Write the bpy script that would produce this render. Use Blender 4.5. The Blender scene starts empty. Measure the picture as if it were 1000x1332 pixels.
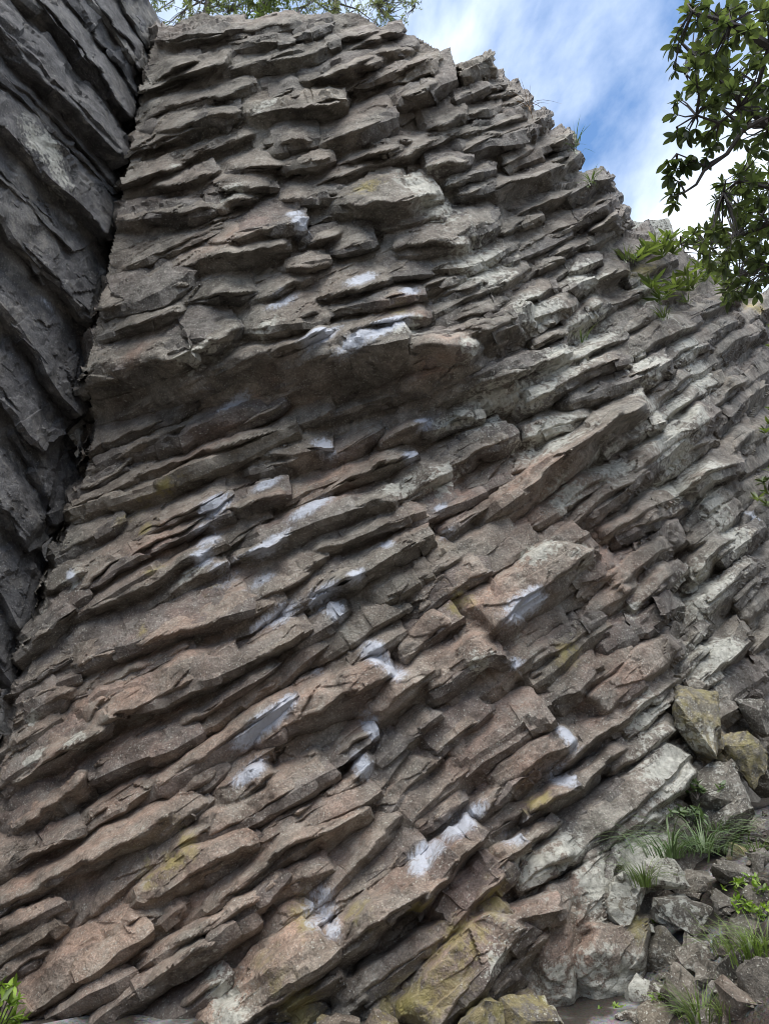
import bpy, bmesh, math, random
import numpy as np
from mathutils import Vector, Matrix

R = math.radians
random.seed(7)
rng = np.random.default_rng(7)
scene = bpy.context.scene
COL = scene.collection

# ------------------------------------------------------------------ camera
CAM = np.array([0.0, 0.0, 1.6])
PITCH = R(22.0)
FPX, CX, CY = 889.0, 500.0, 666.0          # focal length in photo pixels
cam_d = bpy.data.cameras.new('camera')
cam_d.sensor_fit = 'VERTICAL'
cam_d.angle = 2 * math.atan(666.0 / FPX)
cam_d.clip_start = 0.05
cam_d.clip_end = 3000
cam = bpy.data.objects.new('camera', cam_d)
cam.location = CAM
cam.rotation_euler = (R(90) + PITCH, 0, 0)
COL.objects.link(cam)
scene.camera = cam

# ------------------------------------------------------------------ sky, sun, exposure
SUN_EL, SUN_AZ = R(68), R(188)              # azimuth measured from +Y towards +X
world = bpy.data.worlds.new('World')
scene.world = world
world.use_nodes = True
wn, wl = world.node_tree.nodes, world.node_tree.links
wn.clear()
w_out = wn.new('ShaderNodeOutputWorld')
w_bg = wn.new('ShaderNodeBackground')
w_bg.inputs['Strength'].default_value = 0.070
w_sky = wn.new('ShaderNodeTexSky')
w_sky.sky_type = 'NISHITA'
w_sky.sun_disc = False
w_sky.sun_elevation = SUN_EL
w_sky.sun_rotation = SUN_AZ
w_sky.air_density = 1.0
w_sky.dust_density = 0.2
w_sky.ozone_density = 1.2
w_tc = wn.new('ShaderNodeTexCoord')
w_map = wn.new('ShaderNodeMapping')
w_map.inputs['Location'].default_value = (5.68, 2.84, 8.52)
w_map.inputs['Rotation'].default_value = (R(20), R(-40), 0)
w_map.inputs['Scale'].default_value = (1.9, 1.6, 1.0)
w_noise = wn.new('ShaderNodeTexNoise')
w_noise.inputs['Scale'].default_value = 1.5
w_noise.inputs['Detail'].default_value = 9
w_noise.inputs['Roughness'].default_value = 0.54
w_noise.inputs['Distortion'].default_value = 0.35
w_ramp = wn.new('ShaderNodeValToRGB')
w_ramp.color_ramp.elements[0].position = 0.41
w_ramp.color_ramp.elements[0].color = (0.12, 0.12, 0.12, 1)
w_ramp.color_ramp.elements[1].position = 0.61
w_ramp.color_ramp.elements[1].color = (1, 1, 1, 1)
w_mix = wn.new('ShaderNodeMix')
w_mix.data_type = 'RGBA'
w_mix.inputs['B'].default_value = (4.7, 5.2, 5.9, 1)
w_rot = wn.new('ShaderNodeMapping')
w_rot.inputs['Rotation'].default_value = (R(-26), 0, R(0))
wl.new(w_tc.outputs['Generated'], w_rot.inputs['Vector'])
wl.new(w_rot.outputs['Vector'], w_map.inputs['Vector'])
wl.new(w_map.outputs['Vector'], w_noise.inputs['Vector'])
wl.new(w_noise.outputs['Fac'], w_ramp.inputs['Fac'])
wl.new(w_ramp.outputs['Color'], w_mix.inputs['Factor'])
w_hs = wn.new('ShaderNodeHueSaturation')
w_hs.inputs['Saturation'].default_value = 1.4
w_hs.inputs['Value'].default_value = 0.80
wl.new(w_sky.outputs['Color'], w_hs.inputs['Color'])
wl.new(w_hs.outputs['Color'], w_mix.inputs['A'])
wl.new(w_mix.outputs['Result'], w_bg.inputs['Color'])
wl.new(w_bg.outputs['Background'], w_out.inputs['Surface'])

sun_d = bpy.data.lights.new('sun', 'SUN')
sun_d.energy = 1.3
sun_d.angle = R(60)
sun_d.color = (1.0, 0.96, 0.9)
sun = bpy.data.objects.new('sun', sun_d)
sdir = Vector((math.sin(SUN_AZ) * math.cos(SUN_EL), math.cos(SUN_AZ) * math.cos(SUN_EL), math.sin(SUN_EL)))
sun.rotation_euler = sdir.to_track_quat('Z', 'Y').to_euler()
sun.location = (0, 0, 40)
COL.objects.link(sun)

scene.view_settings.view_transform = 'Standard'
scene.view_settings.look = 'None'
scene.view_settings.exposure = 2.0
scene.view_settings.gamma = 1.0
scene.view_settings.use_curve_mapping = False
scene.cycles.filter_width = 1.0
scene.cycles.max_bounces = 4
scene.cycles.diffuse_bounces = 3
scene.cycles.glossy_bounces = 2
scene.cycles.transmission_bounces = 4

# ------------------------------------------------------------------ noise
def _hash(ix, iy, iz, seed):
    h = (ix * 374761393 + iy * 668265263 + iz * 2147483647 + seed * 1274126177) & 0xFFFFFFFF
    h = ((h ^ (h >> 13)) * 1274126177) & 0xFFFFFFFF
    h = ((h ^ (h >> 16)) * 2246822519) & 0xFFFFFFFF
    return ((h ^ (h >> 15)) & 0xFFFFFF) / float(0xFFFFFF)

def vnoise(P, seed=0):
    """value noise in -1..1, P (n,3)"""
    F = np.floor(P)
    I = F.astype(np.int64)
    f = P - F
    f = f * f * f * (f * (f * 6 - 15) + 10)
    r = 0
    for dx in (0, 1):
        wx = f[:, 0] if dx else 1 - f[:, 0]
        for dy in (0, 1):
            wy = f[:, 1] if dy else 1 - f[:, 1]
            for dz in (0, 1):
                wz = f[:, 2] if dz else 1 - f[:, 2]
                r = r + wx * wy * wz * _hash(I[:, 0] + dx, I[:, 1] + dy, I[:, 2] + dz, seed)
    return r * 2 - 1

def fbm(P, scale, octaves=3, seed=0):
    r, a = 0, 1.0
    for k in range(octaves):
        r = r + a * vnoise(P * scale * (2.03 ** k) + 17.3 * k, seed + k)
        a *= 0.5
    return r

def facets(P, cell, seed=0):
    """piecewise planar offset: chipped, conchoidal looking facets"""
    Q = P / cell
    B = np.floor(Q).astype(np.int64)
    best = np.full(len(P), 1e9)
    res = np.zeros(len(P))
    for dx in (-1, 0, 1):
        for dy in (-1, 0, 1):
            for dz in (-1, 0, 1):
                I = B + np.array([dx, dy, dz])
                c = [I[:, k] + _hash(I[:, 0], I[:, 1], I[:, 2], seed + k) for k in range(3)]
                d = [Q[:, k] - c[k] for k in range(3)]
                dist = d[0] ** 2 + d[1] ** 2 + d[2] ** 2
                m = dist < best
                if not m.any():
                    continue
                best = np.where(m, dist, best)
                v = (_hash(I[:, 0], I[:, 1], I[:, 2], seed + 5) - 0.5)
                for k in range(3):
                    v = v + d[k] * (_hash(I[:, 0], I[:, 1], I[:, 2], seed + 6 + k) * 2 - 1) * 0.9
                res = np.where(m, v, res)
    return res

# ------------------------------------------------------------------ rays and the base surfaces of the cliff
def rays(px, py):
    px = np.asarray(px, float); py = np.asarray(py, float)
    dx = (px - CX) / FPX
    dy = (CY - py) / FPX
    c, s = math.cos(PITCH), math.sin(PITCH)
    return np.stack([dx, c - dy * s, s + dy * c], -1)

def sstep(a, b, x):
    t = np.clip((x - a) / (b - a), 0, 1)
    return t * t * (3 - 2 * t)

PLAN_X = np.array([-12, -4.5, -3.6, -2.0, 0.0, 1.5, 3.0, 4.0, 5.0, 6.5, 9.0, 14.0])
PLAN_Y = np.array([7.2, 7.0, 6.85, 6.55, 6.4, 6.75, 7.55, 8.25, 9.1, 10.5, 13.0, 18.0])

def corner_x(Z):
    return np.interp(Z, [1, 3, 6, 12], [-3.92, -3.76, -3.58, -3.52])

def S_main(X, Z):
    y = (np.interp(X - 0.35, PLAN_X, PLAN_Y) + np.interp(X, PLAN_X, PLAN_Y) + np.interp(X + 0.35, PLAN_X, PLAN_Y)) / 3
    left = 1 - sstep(0.6, 2.2, X)
    y = y - 0.52 * sstep(5.58, 5.95, Z + 0.10 * np.sin(X * 2.3) + 0.06 * np.sin(X * 5.1)) * left
    y = y + 0.22 * sstep(3.4, 5.0, Z) * left
    y = y - 0.30 * (1 - sstep(0.2, 1.9, Z))
    gully = np.exp(-((X - (3.55 + 0.10 * (Z - 3.5))) / 0.30) ** 2) * sstep(2.0, 3.2, Z) * (1 - sstep(5.0, 6.2, Z))
    xc = corner_x(Z)
    crack = 1 - sstep(xc - 0.14, xc + 0.14, X)
    return y + 0.35 * gully + 0.9 * crack

LW_K = -0.35
def S_left(Y, Z):
    """left buttress: X as a function of Y, Z"""
    return corner_x(Z) - 0.12 + LW_K * (6.9 - Y) + 0.10 * np.sin(Z * 0.9)

TS = np.linspace(2.0, 30.0, 240)
def cast(px, py, off=0.0, which='main'):
    px = np.atleast_1d(np.asarray(px, float)); py = np.atleast_1d(np.asarray(py, float))
    off = np.broadcast_to(np.asarray(off, float), px.shape)
    d = rays(px, py)
    def f(t):
        X = d[:, 0:1] * t; Y = d[:, 1:2] * t; Z = CAM[2] + d[:, 2:3] * t
        if which == 'main':
            return Y - (S_main(X, Z) - off[:, None] * np.interp(X, [0, 2, 4, 7], [1.0, 1.12, 1.32, 1.42]))
        return (S_left(Y, Z) + off[:, None]) - X
    T = np.broadcast_to(TS, (len(px), len(TS)))
    v = f(T)
    hit = (v > 0)
    idx = np.where(hit.any(1), hit.argmax(1), len(TS) - 1)
    idx = np.clip(idx, 1, None)
    lo = TS[idx - 1]; hi = TS[idx]
    for _ in range(14):
        mid = (lo + hi) / 2
        fm = f(mid[:, None])[:, 0]
        lo = np.where(fm > 0, lo, mid); hi = np.where(fm > 0, mid, hi)
    return CAM + d * ((lo + hi) / 2)[:, None]

def px_point(px, py, t):
    return Vector(CAM + rays(px, py) * t)

def project(P):
    P = np.asarray(P, float) - CAM
    c, s = math.cos(PITCH), math.sin(PITCH)
    fwd = P[..., 1] * c + P[..., 2] * s
    up = -P[..., 1] * s + P[..., 2] * c
    return np.stack([CX + FPX * P[..., 0] / fwd, CY - FPX * up / fwd], -1)

def ground_z(X, Y):
    X = np.asarray(X, float); Y = np.asarray(Y, float)
    u = X - 2.0
    rise = 0.95 * 0.5 * (u + np.sqrt(u * u + 0.04))
    rise = np.minimum(rise, 0.9 + 0.45 * (rise - 0.9))
    shade_bank = np.clip(-3.5 - Y, 0, 22) * 0.85 * sstep(-14, -2, -np.abs(X) * 0.25)  # unseen slope behind the camera, added to block low sky and darken undersides
    shade_bank = np.maximum(shade_bank, np.clip(X - 10.0, 0, 20) * 0.9 * (1 - sstep(5, 9, Y)))  # second unseen slope on the right, added to cut low side light
    return rise * sstep(-3, 5.5, Y) - 0.05 + shade_bank

# ------------------------------------------------------------------ object helpers
def tag(o, label=None, cat=None, group=None, kind=None):
    if label: o['label'] = label
    if cat: o['category'] = cat
    if group: o['group'] = group
    if kind: o['kind'] = kind
    return o

def link(o, parent=None):
    COL.objects.link(o)
    if parent is not None:
        o.parent = parent
    return o

def empty(name, loc=(0, 0, 0)):
    o = bpy.data.objects.new(name, None)
    o.empty_display_size = 0.2
    o.location = loc
    return link(o)

def mesh_np(name, V, Q, mat, smooth=35, tris=None):
    me = bpy.data.meshes.new(name)
    V = np.asarray(V, np.float32)
    Q = np.asarray(Q, np.int32).reshape(-1, 4)
    nq = len(Q)
    nt = 0 if tris is None else len(tris)
    me.vertices.add(len(V)); me.vertices.foreach_set('co', V.ravel())
    me.loops.add(nq * 4 + nt * 3)
    li = Q.ravel()
    starts = np.arange(nq, dtype=np.int32) * 4
    if nt:
        li = np.concatenate([li, np.asarray(tris, np.int32).ravel()])
        starts = np.concatenate([starts, nq * 4 + np.arange(nt, dtype=np.int32) * 3])
    me.loops.foreach_set('vertex_index', li)
    me.polygons.add(nq + nt)
    me.polygons.foreach_set('loop_start', starts)
    me.update(calc_edges=True)
    me.validate()
    me.polygons.foreach_set('use_smooth', np.ones(len(me.polygons), bool))
    if smooth:
        me.set_sharp_from_angle(angle=R(smooth))
    if mat: me.materials.append(mat)
    return me

def vert_normals(V, Q):
    a = V[Q[:, 2]] - V[Q[:, 0]]; b = V[Q[:, 3]] - V[Q[:, 1]]
    n = np.cross(a, b)
    N = np.zeros_like(V)
    for k in range(4):
        np.add.at(N, Q[:, k], n)
    return N / (np.linalg.norm(N, axis=1, keepdims=True) + 1e-12)

# ------------------------------------------------------------------ materials
def new_mat(name):
    m = bpy.data.materials.new(name)
    m.use_nodes = True
    m.node_tree.nodes.clear()
    return m, m.node_tree.nodes, m.node_tree.links

def rgba(c): return (c[0], c[1], c[2], 1)

def rock_material(name, dark, mid, light, redc, lichen_amt=1.0, rough=0.82, bump=1.0):
    m, n, l = new_mat(name)
    out = n.new('ShaderNodeOutputMaterial')
    bs = n.new('ShaderNodeBsdfPrincipled')
    bs.inputs['Roughness'].default_value = rough
    bs.inputs['Specular IOR Level'].default_value = 0.35
    l.new(bs.outputs[0], out.inputs['Surface'])
    geo = n.new('ShaderNodeNewGeometry')
    pos = geo.outputs['Position']
    oi = n.new('ShaderNodeObjectInfo')
    at = n.new('ShaderNodeAttribute'); at.attribute_name = 'stain'
    sep = n.new('ShaderNodeSeparateColor'); l.new(at.outputs['Color'], sep.inputs[0])
    chalk, lich, yel, red = sep.outputs[0], sep.outputs[1], sep.outputs[2], at.outputs['Alpha']

    def noise(scale, detail=4, rough_=0.6, dist=0.0, vec=None):
        t = n.new('ShaderNodeTexNoise')
        t.inputs['Scale'].default_value = scale
        t.inputs['Detail'].default_value = detail
        t.inputs['Roughness'].default_value = rough_
        t.inputs['Distortion'].default_value = dist
        l.new(vec if vec is not None else pos, t.inputs['Vector'])
        return t.outputs['Fac']
    def ramp(fac, stops):
        r = n.new('ShaderNodeValToRGB')
        els = r.color_ramp.elements
        while len(els) < len(stops): els.new(0.5)
        for e, (p, c) in zip(els, stops):
            e.position = p
            e.color = rgba(c) if not isinstance(c, (int, float)) else (c, c, c, 1)
        l.new(fac, r.inputs['Fac'])
        return r.outputs['Color']
    def mix(fac, a, b, blend='MIX'):
        x = n.new('ShaderNodeMix'); x.data_type = 'RGBA'; x.blend_type = blend
        for key, v in (('Factor', fac), ('A', a), ('B', b)):
            sock = x.inputs[key]
            if isinstance(v, bpy.types.NodeSocket): l.new(v, sock)
            elif isinstance(v, (int, float)): sock.default_value = v
            else: sock.default_value = rgba(v)
        return x.outputs['Result']
    def math_(op, a, b=None, clamp=False):
        x = n.new('ShaderNodeMath'); x.operation = op; x.use_clamp = clamp
        for i, v in enumerate((a, b)):
            if v is None: continue
            if isinstance(v, bpy.types.NodeSocket): l.new(v, x.inputs[i])
            else: x.inputs[i].default_value = v
        return x.outputs[0]

    big = noise(0.9, 3, 0.55)
    med = noise(6.0, 5, 0.62)
    fine = noise(48, 2, 0.7)
    grit = noise(95, 2, 0.7)
    base = ramp(med, [(0.28, dark), (0.50, mid), (0.74, light)])
    base = mix(math_('MULTIPLY', ramp(big, [(0.40, 0.0), (0.62, 1.0)]), 0.18), base, redc)
    rmask = math_('MULTIPLY', red, ramp(noise(3.2, 4, 0.65), [(0.30, 0.25), (0.62, 1.0)]), True)
    base = mix(rmask, base, mix(fine, redc, [min(1, c * 1.55) for c in redc]))
    base = mix(0.45, base, ramp(fine, [(0.30, 0.50), (0.55, 1.0), (0.75, 1.6)]), 'MULTIPLY')
    base = mix(0.34, base, ramp(grit, [(0.30, 0.40), (0.50, 1.0), (0.70, 1.9)]), 'MULTIPLY')
    stain_n = noise(2.1, 6, 0.68)
    base = mix(ramp(stain_n, [(0.49, 0.0), (0.58, 0.70)]), base, mix(0.8, base, (0.42, 0.41, 0.40), 'MULTIPLY'))
    base = mix(ramp(noise(3.4, 6, 0.7), [(0.54, 0.0), (0.66, 0.45)]), base, (0.40, 0.375, 0.335))
    # each column has its own tone
    tone = ramp(oi.outputs['Random'], [(0.0, (0.78, 0.77, 0.77)), (0.5, (1.0, 0.98, 0.96)), (1.0, (1.20, 1.16, 1.06))])
    base = mix(1.0, base, tone, 'MULTIPLY')
    # grey-white crust lichen: scattered dots everywhere, large patches where the stain says so
    vor = n.new('ShaderNodeTexVoronoi'); vor.inputs['Scale'].default_value = 34
    wob = n.new('ShaderNodeVectorMath'); wob.operation = 'ADD'
    nz = n.new('ShaderNodeTexNoise'); nz.inputs['Scale'].default_value = 30; nz.inputs['Detail'].default_value = 3
    l.new(pos, nz.inputs['Vector'])
    sc = n.new('ShaderNodeVectorMath'); sc.operation = 'SCALE'; sc.inputs['Scale'].default_value = 0.05
    l.new(nz.outputs['Color'], sc.inputs[0])
    l.new(pos, wob.inputs[0]); l.new(sc.outputs[0], wob.inputs[1])
    l.new(wob.outputs[0], vor.inputs['Vector'])
    dots = ramp(vor.outputs['Distance'], [(0.24, 1.0), (0.32, 0.0)])
    sepv = n.new('ShaderNodeSeparateColor'); l.new(vor.outputs['Color'], sepv.inputs[0])
    few = math_('GREATER_THAN', math_('ADD', sepv.outputs[0], math_('MULTIPLY', lich, 0.55)), 0.74)
    zone = ramp(noise(1.7, 4, 0.6), [(0.45, 0.0), (0.62, 1.0)])
    d1 = math_('MULTIPLY', math_('MULTIPLY', dots, few), math_('ADD', math_('MULTIPLY', zone, 0.55 * lichen_amt), lich, True), True)
    vor2 = n.new('ShaderNodeTexVoronoi'); vor2.inputs['Scale'].default_value = 74
    l.new(wob.outputs[0], vor2.inputs['Vector'])
    sep2 = n.new('ShaderNodeSeparateColor'); l.new(vor2.outputs['Color'], sep2.inputs[0])
    few2 = math_('GREATER_THAN', math_('ADD', sep2.outputs[0], math_('MULTIPLY', math_('ADD', lich, zone), 0.16)), 0.89)
    d3 = math_('MULTIPLY', ramp(vor2.outputs['Distance'], [(0.30, 1.0), (0.42, 0.0)]), few2)
    patch = math_('ADD', noise(13, 5, 0.72), math_('MULTIPLY', lich, 0.30))
    d2 = math_('MULTIPLY', ramp(patch, [(0.65, 0.0), (0.69, 1.0)]), math_('ADD', math_('MULTIPLY', lich, 1.5), 0.25 * lichen_amt, True))
    lm = math_('MAXIMUM', math_('MAXIMUM', d1, d2), math_('MULTIPLY', d3, lichen_amt, True))
    lcol = ramp(noise(22, 3), [(0.35, (0.40, 0.39, 0.33)), (0.65, (0.68, 0.665, 0.58))])
    base = mix(math_('MULTIPLY', lm, 0.85), base, lcol)
    # ochre / yellow-green lichen
    ym = math_('MULTIPLY', ramp(math_('ADD', noise(9, 4, 0.7), math_('MULTIPLY', yel, 0.28)), [(0.60, 0.0), (0.74, 1.0)]), yel, True)
    base = mix(math_('MULTIPLY', ym, 0.75), base, ramp(noise(5, 3), [(0.35, (0.36, 0.31, 0.08)), (0.65, (0.46, 0.37, 0.17))]))
    # climbers' chalk, brushed on
    st = n.new('ShaderNodeMapping'); st.inputs['Scale'].default_value = (1.0, 1.0, 0.45); st.inputs['Rotation'].default_value = (0.4, 0.6, 0.2)
    l.new(pos, st.inputs['Vector'])
    cn = math_('ADD', math_('MULTIPLY', noise(30, 5, 0.78, 0.4, st.outputs[0]), 0.95), math_('MULTIPLY', chalk, 0.42))
    cm = math_('MULTIPLY', ramp(cn, [(0.53, 0.0), (0.74, 1.0)]), ramp(chalk, [(0.10, 0.0), (0.35, 1.0)]), True)
    base = mix(math_('MULTIPLY', cm, 0.80), base, (0.66, 0.695, 0.765))
    l.new(base, bs.inputs['Base Color'])
    # relief
    h1 = noise(20, 5, 0.72)
    hh = h1
    bp = n.new('ShaderNodeBump')
    bp.inputs['Strength'].default_value = 1.0 * bump
    bp.inputs['Distance'].default_value = 0.04
    l.new(hh, bp.inputs['Height'])
    l.new(bp.outputs[0], bs.inputs['Normal'])
    return m

M_ROCK = rock_material('basalt', (0.108, 0.101, 0.089), (0.208, 0.196, 0.174), (0.355, 0.337, 0.303), (0.335, 0.238, 0.192))
M_LEFT = rock_material('blue_grey_basalt', (0.080, 0.081, 0.083), (0.145, 0.144, 0.145), (0.235, 0.231, 0.227), (0.17, 0.155, 0.145), lichen_amt=0.55)
M_BOULDER = rock_material('boulder_stone', (0.095, 0.090, 0.076), (0.180, 0.168, 0.142), (0.285, 0.265, 0.226), (0.23, 0.175, 0.135), lichen_amt=1.2)

def leaf_material(name, c1, c2, back, scale=3.0, trans=0.35):
    m, n, l = new_mat(name)
    out = n.new('ShaderNodeOutputMaterial')
    geo = n.new('ShaderNodeNewGeometry')
    oi = n.new('ShaderNodeObjectInfo')
    nz = n.new('ShaderNodeTexNoise'); nz.inputs['Scale'].default_value = scale; nz.inputs['Detail'].default_value = 3
    l.new(geo.outputs['Position'], nz.inputs['Vector'])
    rp = n.new('ShaderNodeValToRGB')
    rp.color_ramp.elements[0].position = 0.32; rp.color_ramp.elements[0].color = rgba(c1)
    rp.color_ramp.elements[1].position = 0.68; rp.color_ramp.elements[1].color = rgba(c2)
    l.new(nz.outputs['Fac'], rp.inputs['Fac'])
    hs = n.new('ShaderNodeHueSaturation')
    mp = n.new('ShaderNodeMapRange'); mp.inputs['To Min'].default_value = 0.55; mp.inputs['To Max'].default_value = 1.5
    ad = n.new('ShaderNodeMath'); ad.operation = 'ADD'
    fr = n.new('ShaderNodeMath'); fr.operation = 'FRACT'
    l.new(geo.outputs['Random Per Island'], ad.inputs[0]); l.new(oi.outputs['Random'], ad.inputs[1])
    l.new(ad.outputs[0], fr.inputs[0]); l.new(fr.outputs[0], mp.inputs['Value'])
    l.new(mp.outputs[0], hs.inputs['Value'])
    l.new(rp.outputs['Color'], hs.inputs['Color'])
    bs = n.new('ShaderNodeBsdfPrincipled')
    bs.inputs['Roughness'].default_value = 0.42
    l.new(hs.outputs['Color'], bs.inputs['Base Color'])
    tr = n.new('ShaderNodeBsdfTranslucent')
    mx2 = n.new('ShaderNodeMix'); mx2.data_type = 'RGBA'; mx2.blend_type = 'MULTIPLY'
    mx2.inputs['Factor'].default_value = 1.0
    l.new(hs.outputs['Color'], mx2.inputs['A']); mx2.inputs['B'].default_value = rgba(back)
    l.new(mx2.outputs['Result'], tr.inputs['Color'])
    ms = n.new('ShaderNodeMixShader'); ms.inputs['Fac'].default_value = trans
    l.new(bs.outputs[0], ms.inputs[1]); l.new(tr.outputs[0], ms.inputs[2])
    l.new(ms.outputs[0], out.inputs['Surface'])
    return m

def bark_material(name, c1, c2):
    m, n, l = new_mat(name)
    out = n.new('ShaderNodeOutputMaterial')
    bs = n.new('ShaderNodeBsdfPrincipled'); bs.inputs['Roughness'].default_value = 0.85
    geo = n.new('ShaderNodeNewGeometry')
    nz = n.new('ShaderNodeTexNoise'); nz.inputs['Scale'].default_value = 18; nz.inputs['Detail'].default_value = 6
    l.new(geo.outputs['Position'], nz.inputs['Vector'])
    rp = n.new('ShaderNodeValToRGB')
    rp.color_ramp.elements[0].position = 0.3; rp.color_ramp.elements[0].color = rgba(c1)
    rp.color_ramp.elements[1].position = 0.7; rp.color_ramp.elements[1].color = rgba(c2)
    l.new(nz.outputs['Fac'], rp.inputs['Fac']); l.new(rp.outputs['Color'], bs.inputs['Base Color'])
    bp = n.new('ShaderNodeBump'); bp.inputs['Strength'].default_value = 0.5; bp.inputs['Distance'].default_value = 0.01
    l.new(nz.outputs['Fac'], bp.inputs['Height']); l.new(bp.outputs[0], bs.inputs['Normal'])
    l.new(bs.outputs[0], out.inputs['Surface'])
    return m

M_LEAF = leaf_material('broad_leaf', (0.050, 0.070, 0.028), (0.115, 0.140, 0.060), (1.4, 1.5, 0.8), 2.0, 0.45)
M_LEDGE = leaf_material('ledge_leaf', (0.065, 0.095, 0.028), (0.135, 0.165, 0.050), (1.3, 1.4, 0.7), 3.0, 0.40)
M_FINE = leaf_material('fine_leaf', (0.10, 0.13, 0.045), (0.20, 0.22, 0.09), (1.3, 1.3, 0.8), 1.2, 0.45)
M_GRASS = leaf_material('grass_blade', (0.085, 0.130, 0.035), (0.190, 0.245, 0.075), (1.3, 1.5, 0.6), 4.0, 0.35)
M_GRASS2 = leaf_material('dark_grass_blade', (0.065, 0.105, 0.040), (0.150, 0.200, 0.095), (1.2, 1.4, 0.7), 4.0, 0.30)
M_FERN = leaf_material('bright_leaf', (0.13, 0.21, 0.03), (0.26, 0.36, 0.06), (1.3, 1.5, 0.5), 6.0, 0.35)
M_BARK = bark_material('bark', (0.035, 0.030, 0.026), (0.095, 0.080, 0.068))
M_DRY = bark_material('dry_leaf', (0.20, 0.11, 0.05), (0.36, 0.25, 0.14))

def ground_material():
    m, n, l = new_mat('soil')
    out = n.new('ShaderNodeOutputMaterial')
    bs = n.new('ShaderNodeBsdfPrincipled'); bs.inputs['Roughness'].default_value = 0.9
    geo = n.new('ShaderNodeNewGeometry')
    a = n.new('ShaderNodeTexNoise'); a.inputs['Scale'].default_value = 2.2; a.inputs['Detail'].default_value = 8
    b = n.new('ShaderNodeTexNoise'); b.inputs['Scale'].default_value = 40; b.inputs['Detail'].default_value = 5
    for t in (a, b): l.new(geo.outputs['Position'], t.inputs['Vector'])
    rp = n.new('ShaderNodeValToRGB')
    for e, (p, c) in zip((rp.color_ramp.elements[0], rp.color_ramp.elements[1], rp.color_ramp.elements.new(0.55)),
                         ((0.3, (0.030, 0.024, 0.018)), (0.72, (0.055, 0.065, 0.026)), (0.5, (0.055, 0.044, 0.032)))):
        e.position = p; e.color = rgba(c)
    l.new(a.outputs['Fac'], rp.inputs['Fac'])
    mx = n.new('ShaderNodeMix'); mx.data_type = 'RGBA'; mx.blend_type = 'OVERLAY'; mx.inputs['Factor'].default_value = 0.7
    l.new(rp.outputs['Color'], mx.inputs['A']); l.new(b.outputs['Color'], mx.inputs['B'])
    l.new(mx.outputs['Result'], bs.inputs['Base Color'])
    bp = n.new('ShaderNodeBump'); bp.inputs['Strength'].default_value = 0.8; bp.inputs['Distance'].default_value = 0.04
    l.new(b.outputs['Fac'], bp.inputs['Height']); l.new(bp.outputs[0], bs.inputs['Normal'])
    l.new(bs.outputs[0], out.inputs['Surface'])
    return m
M_SOIL = ground_material()

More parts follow.
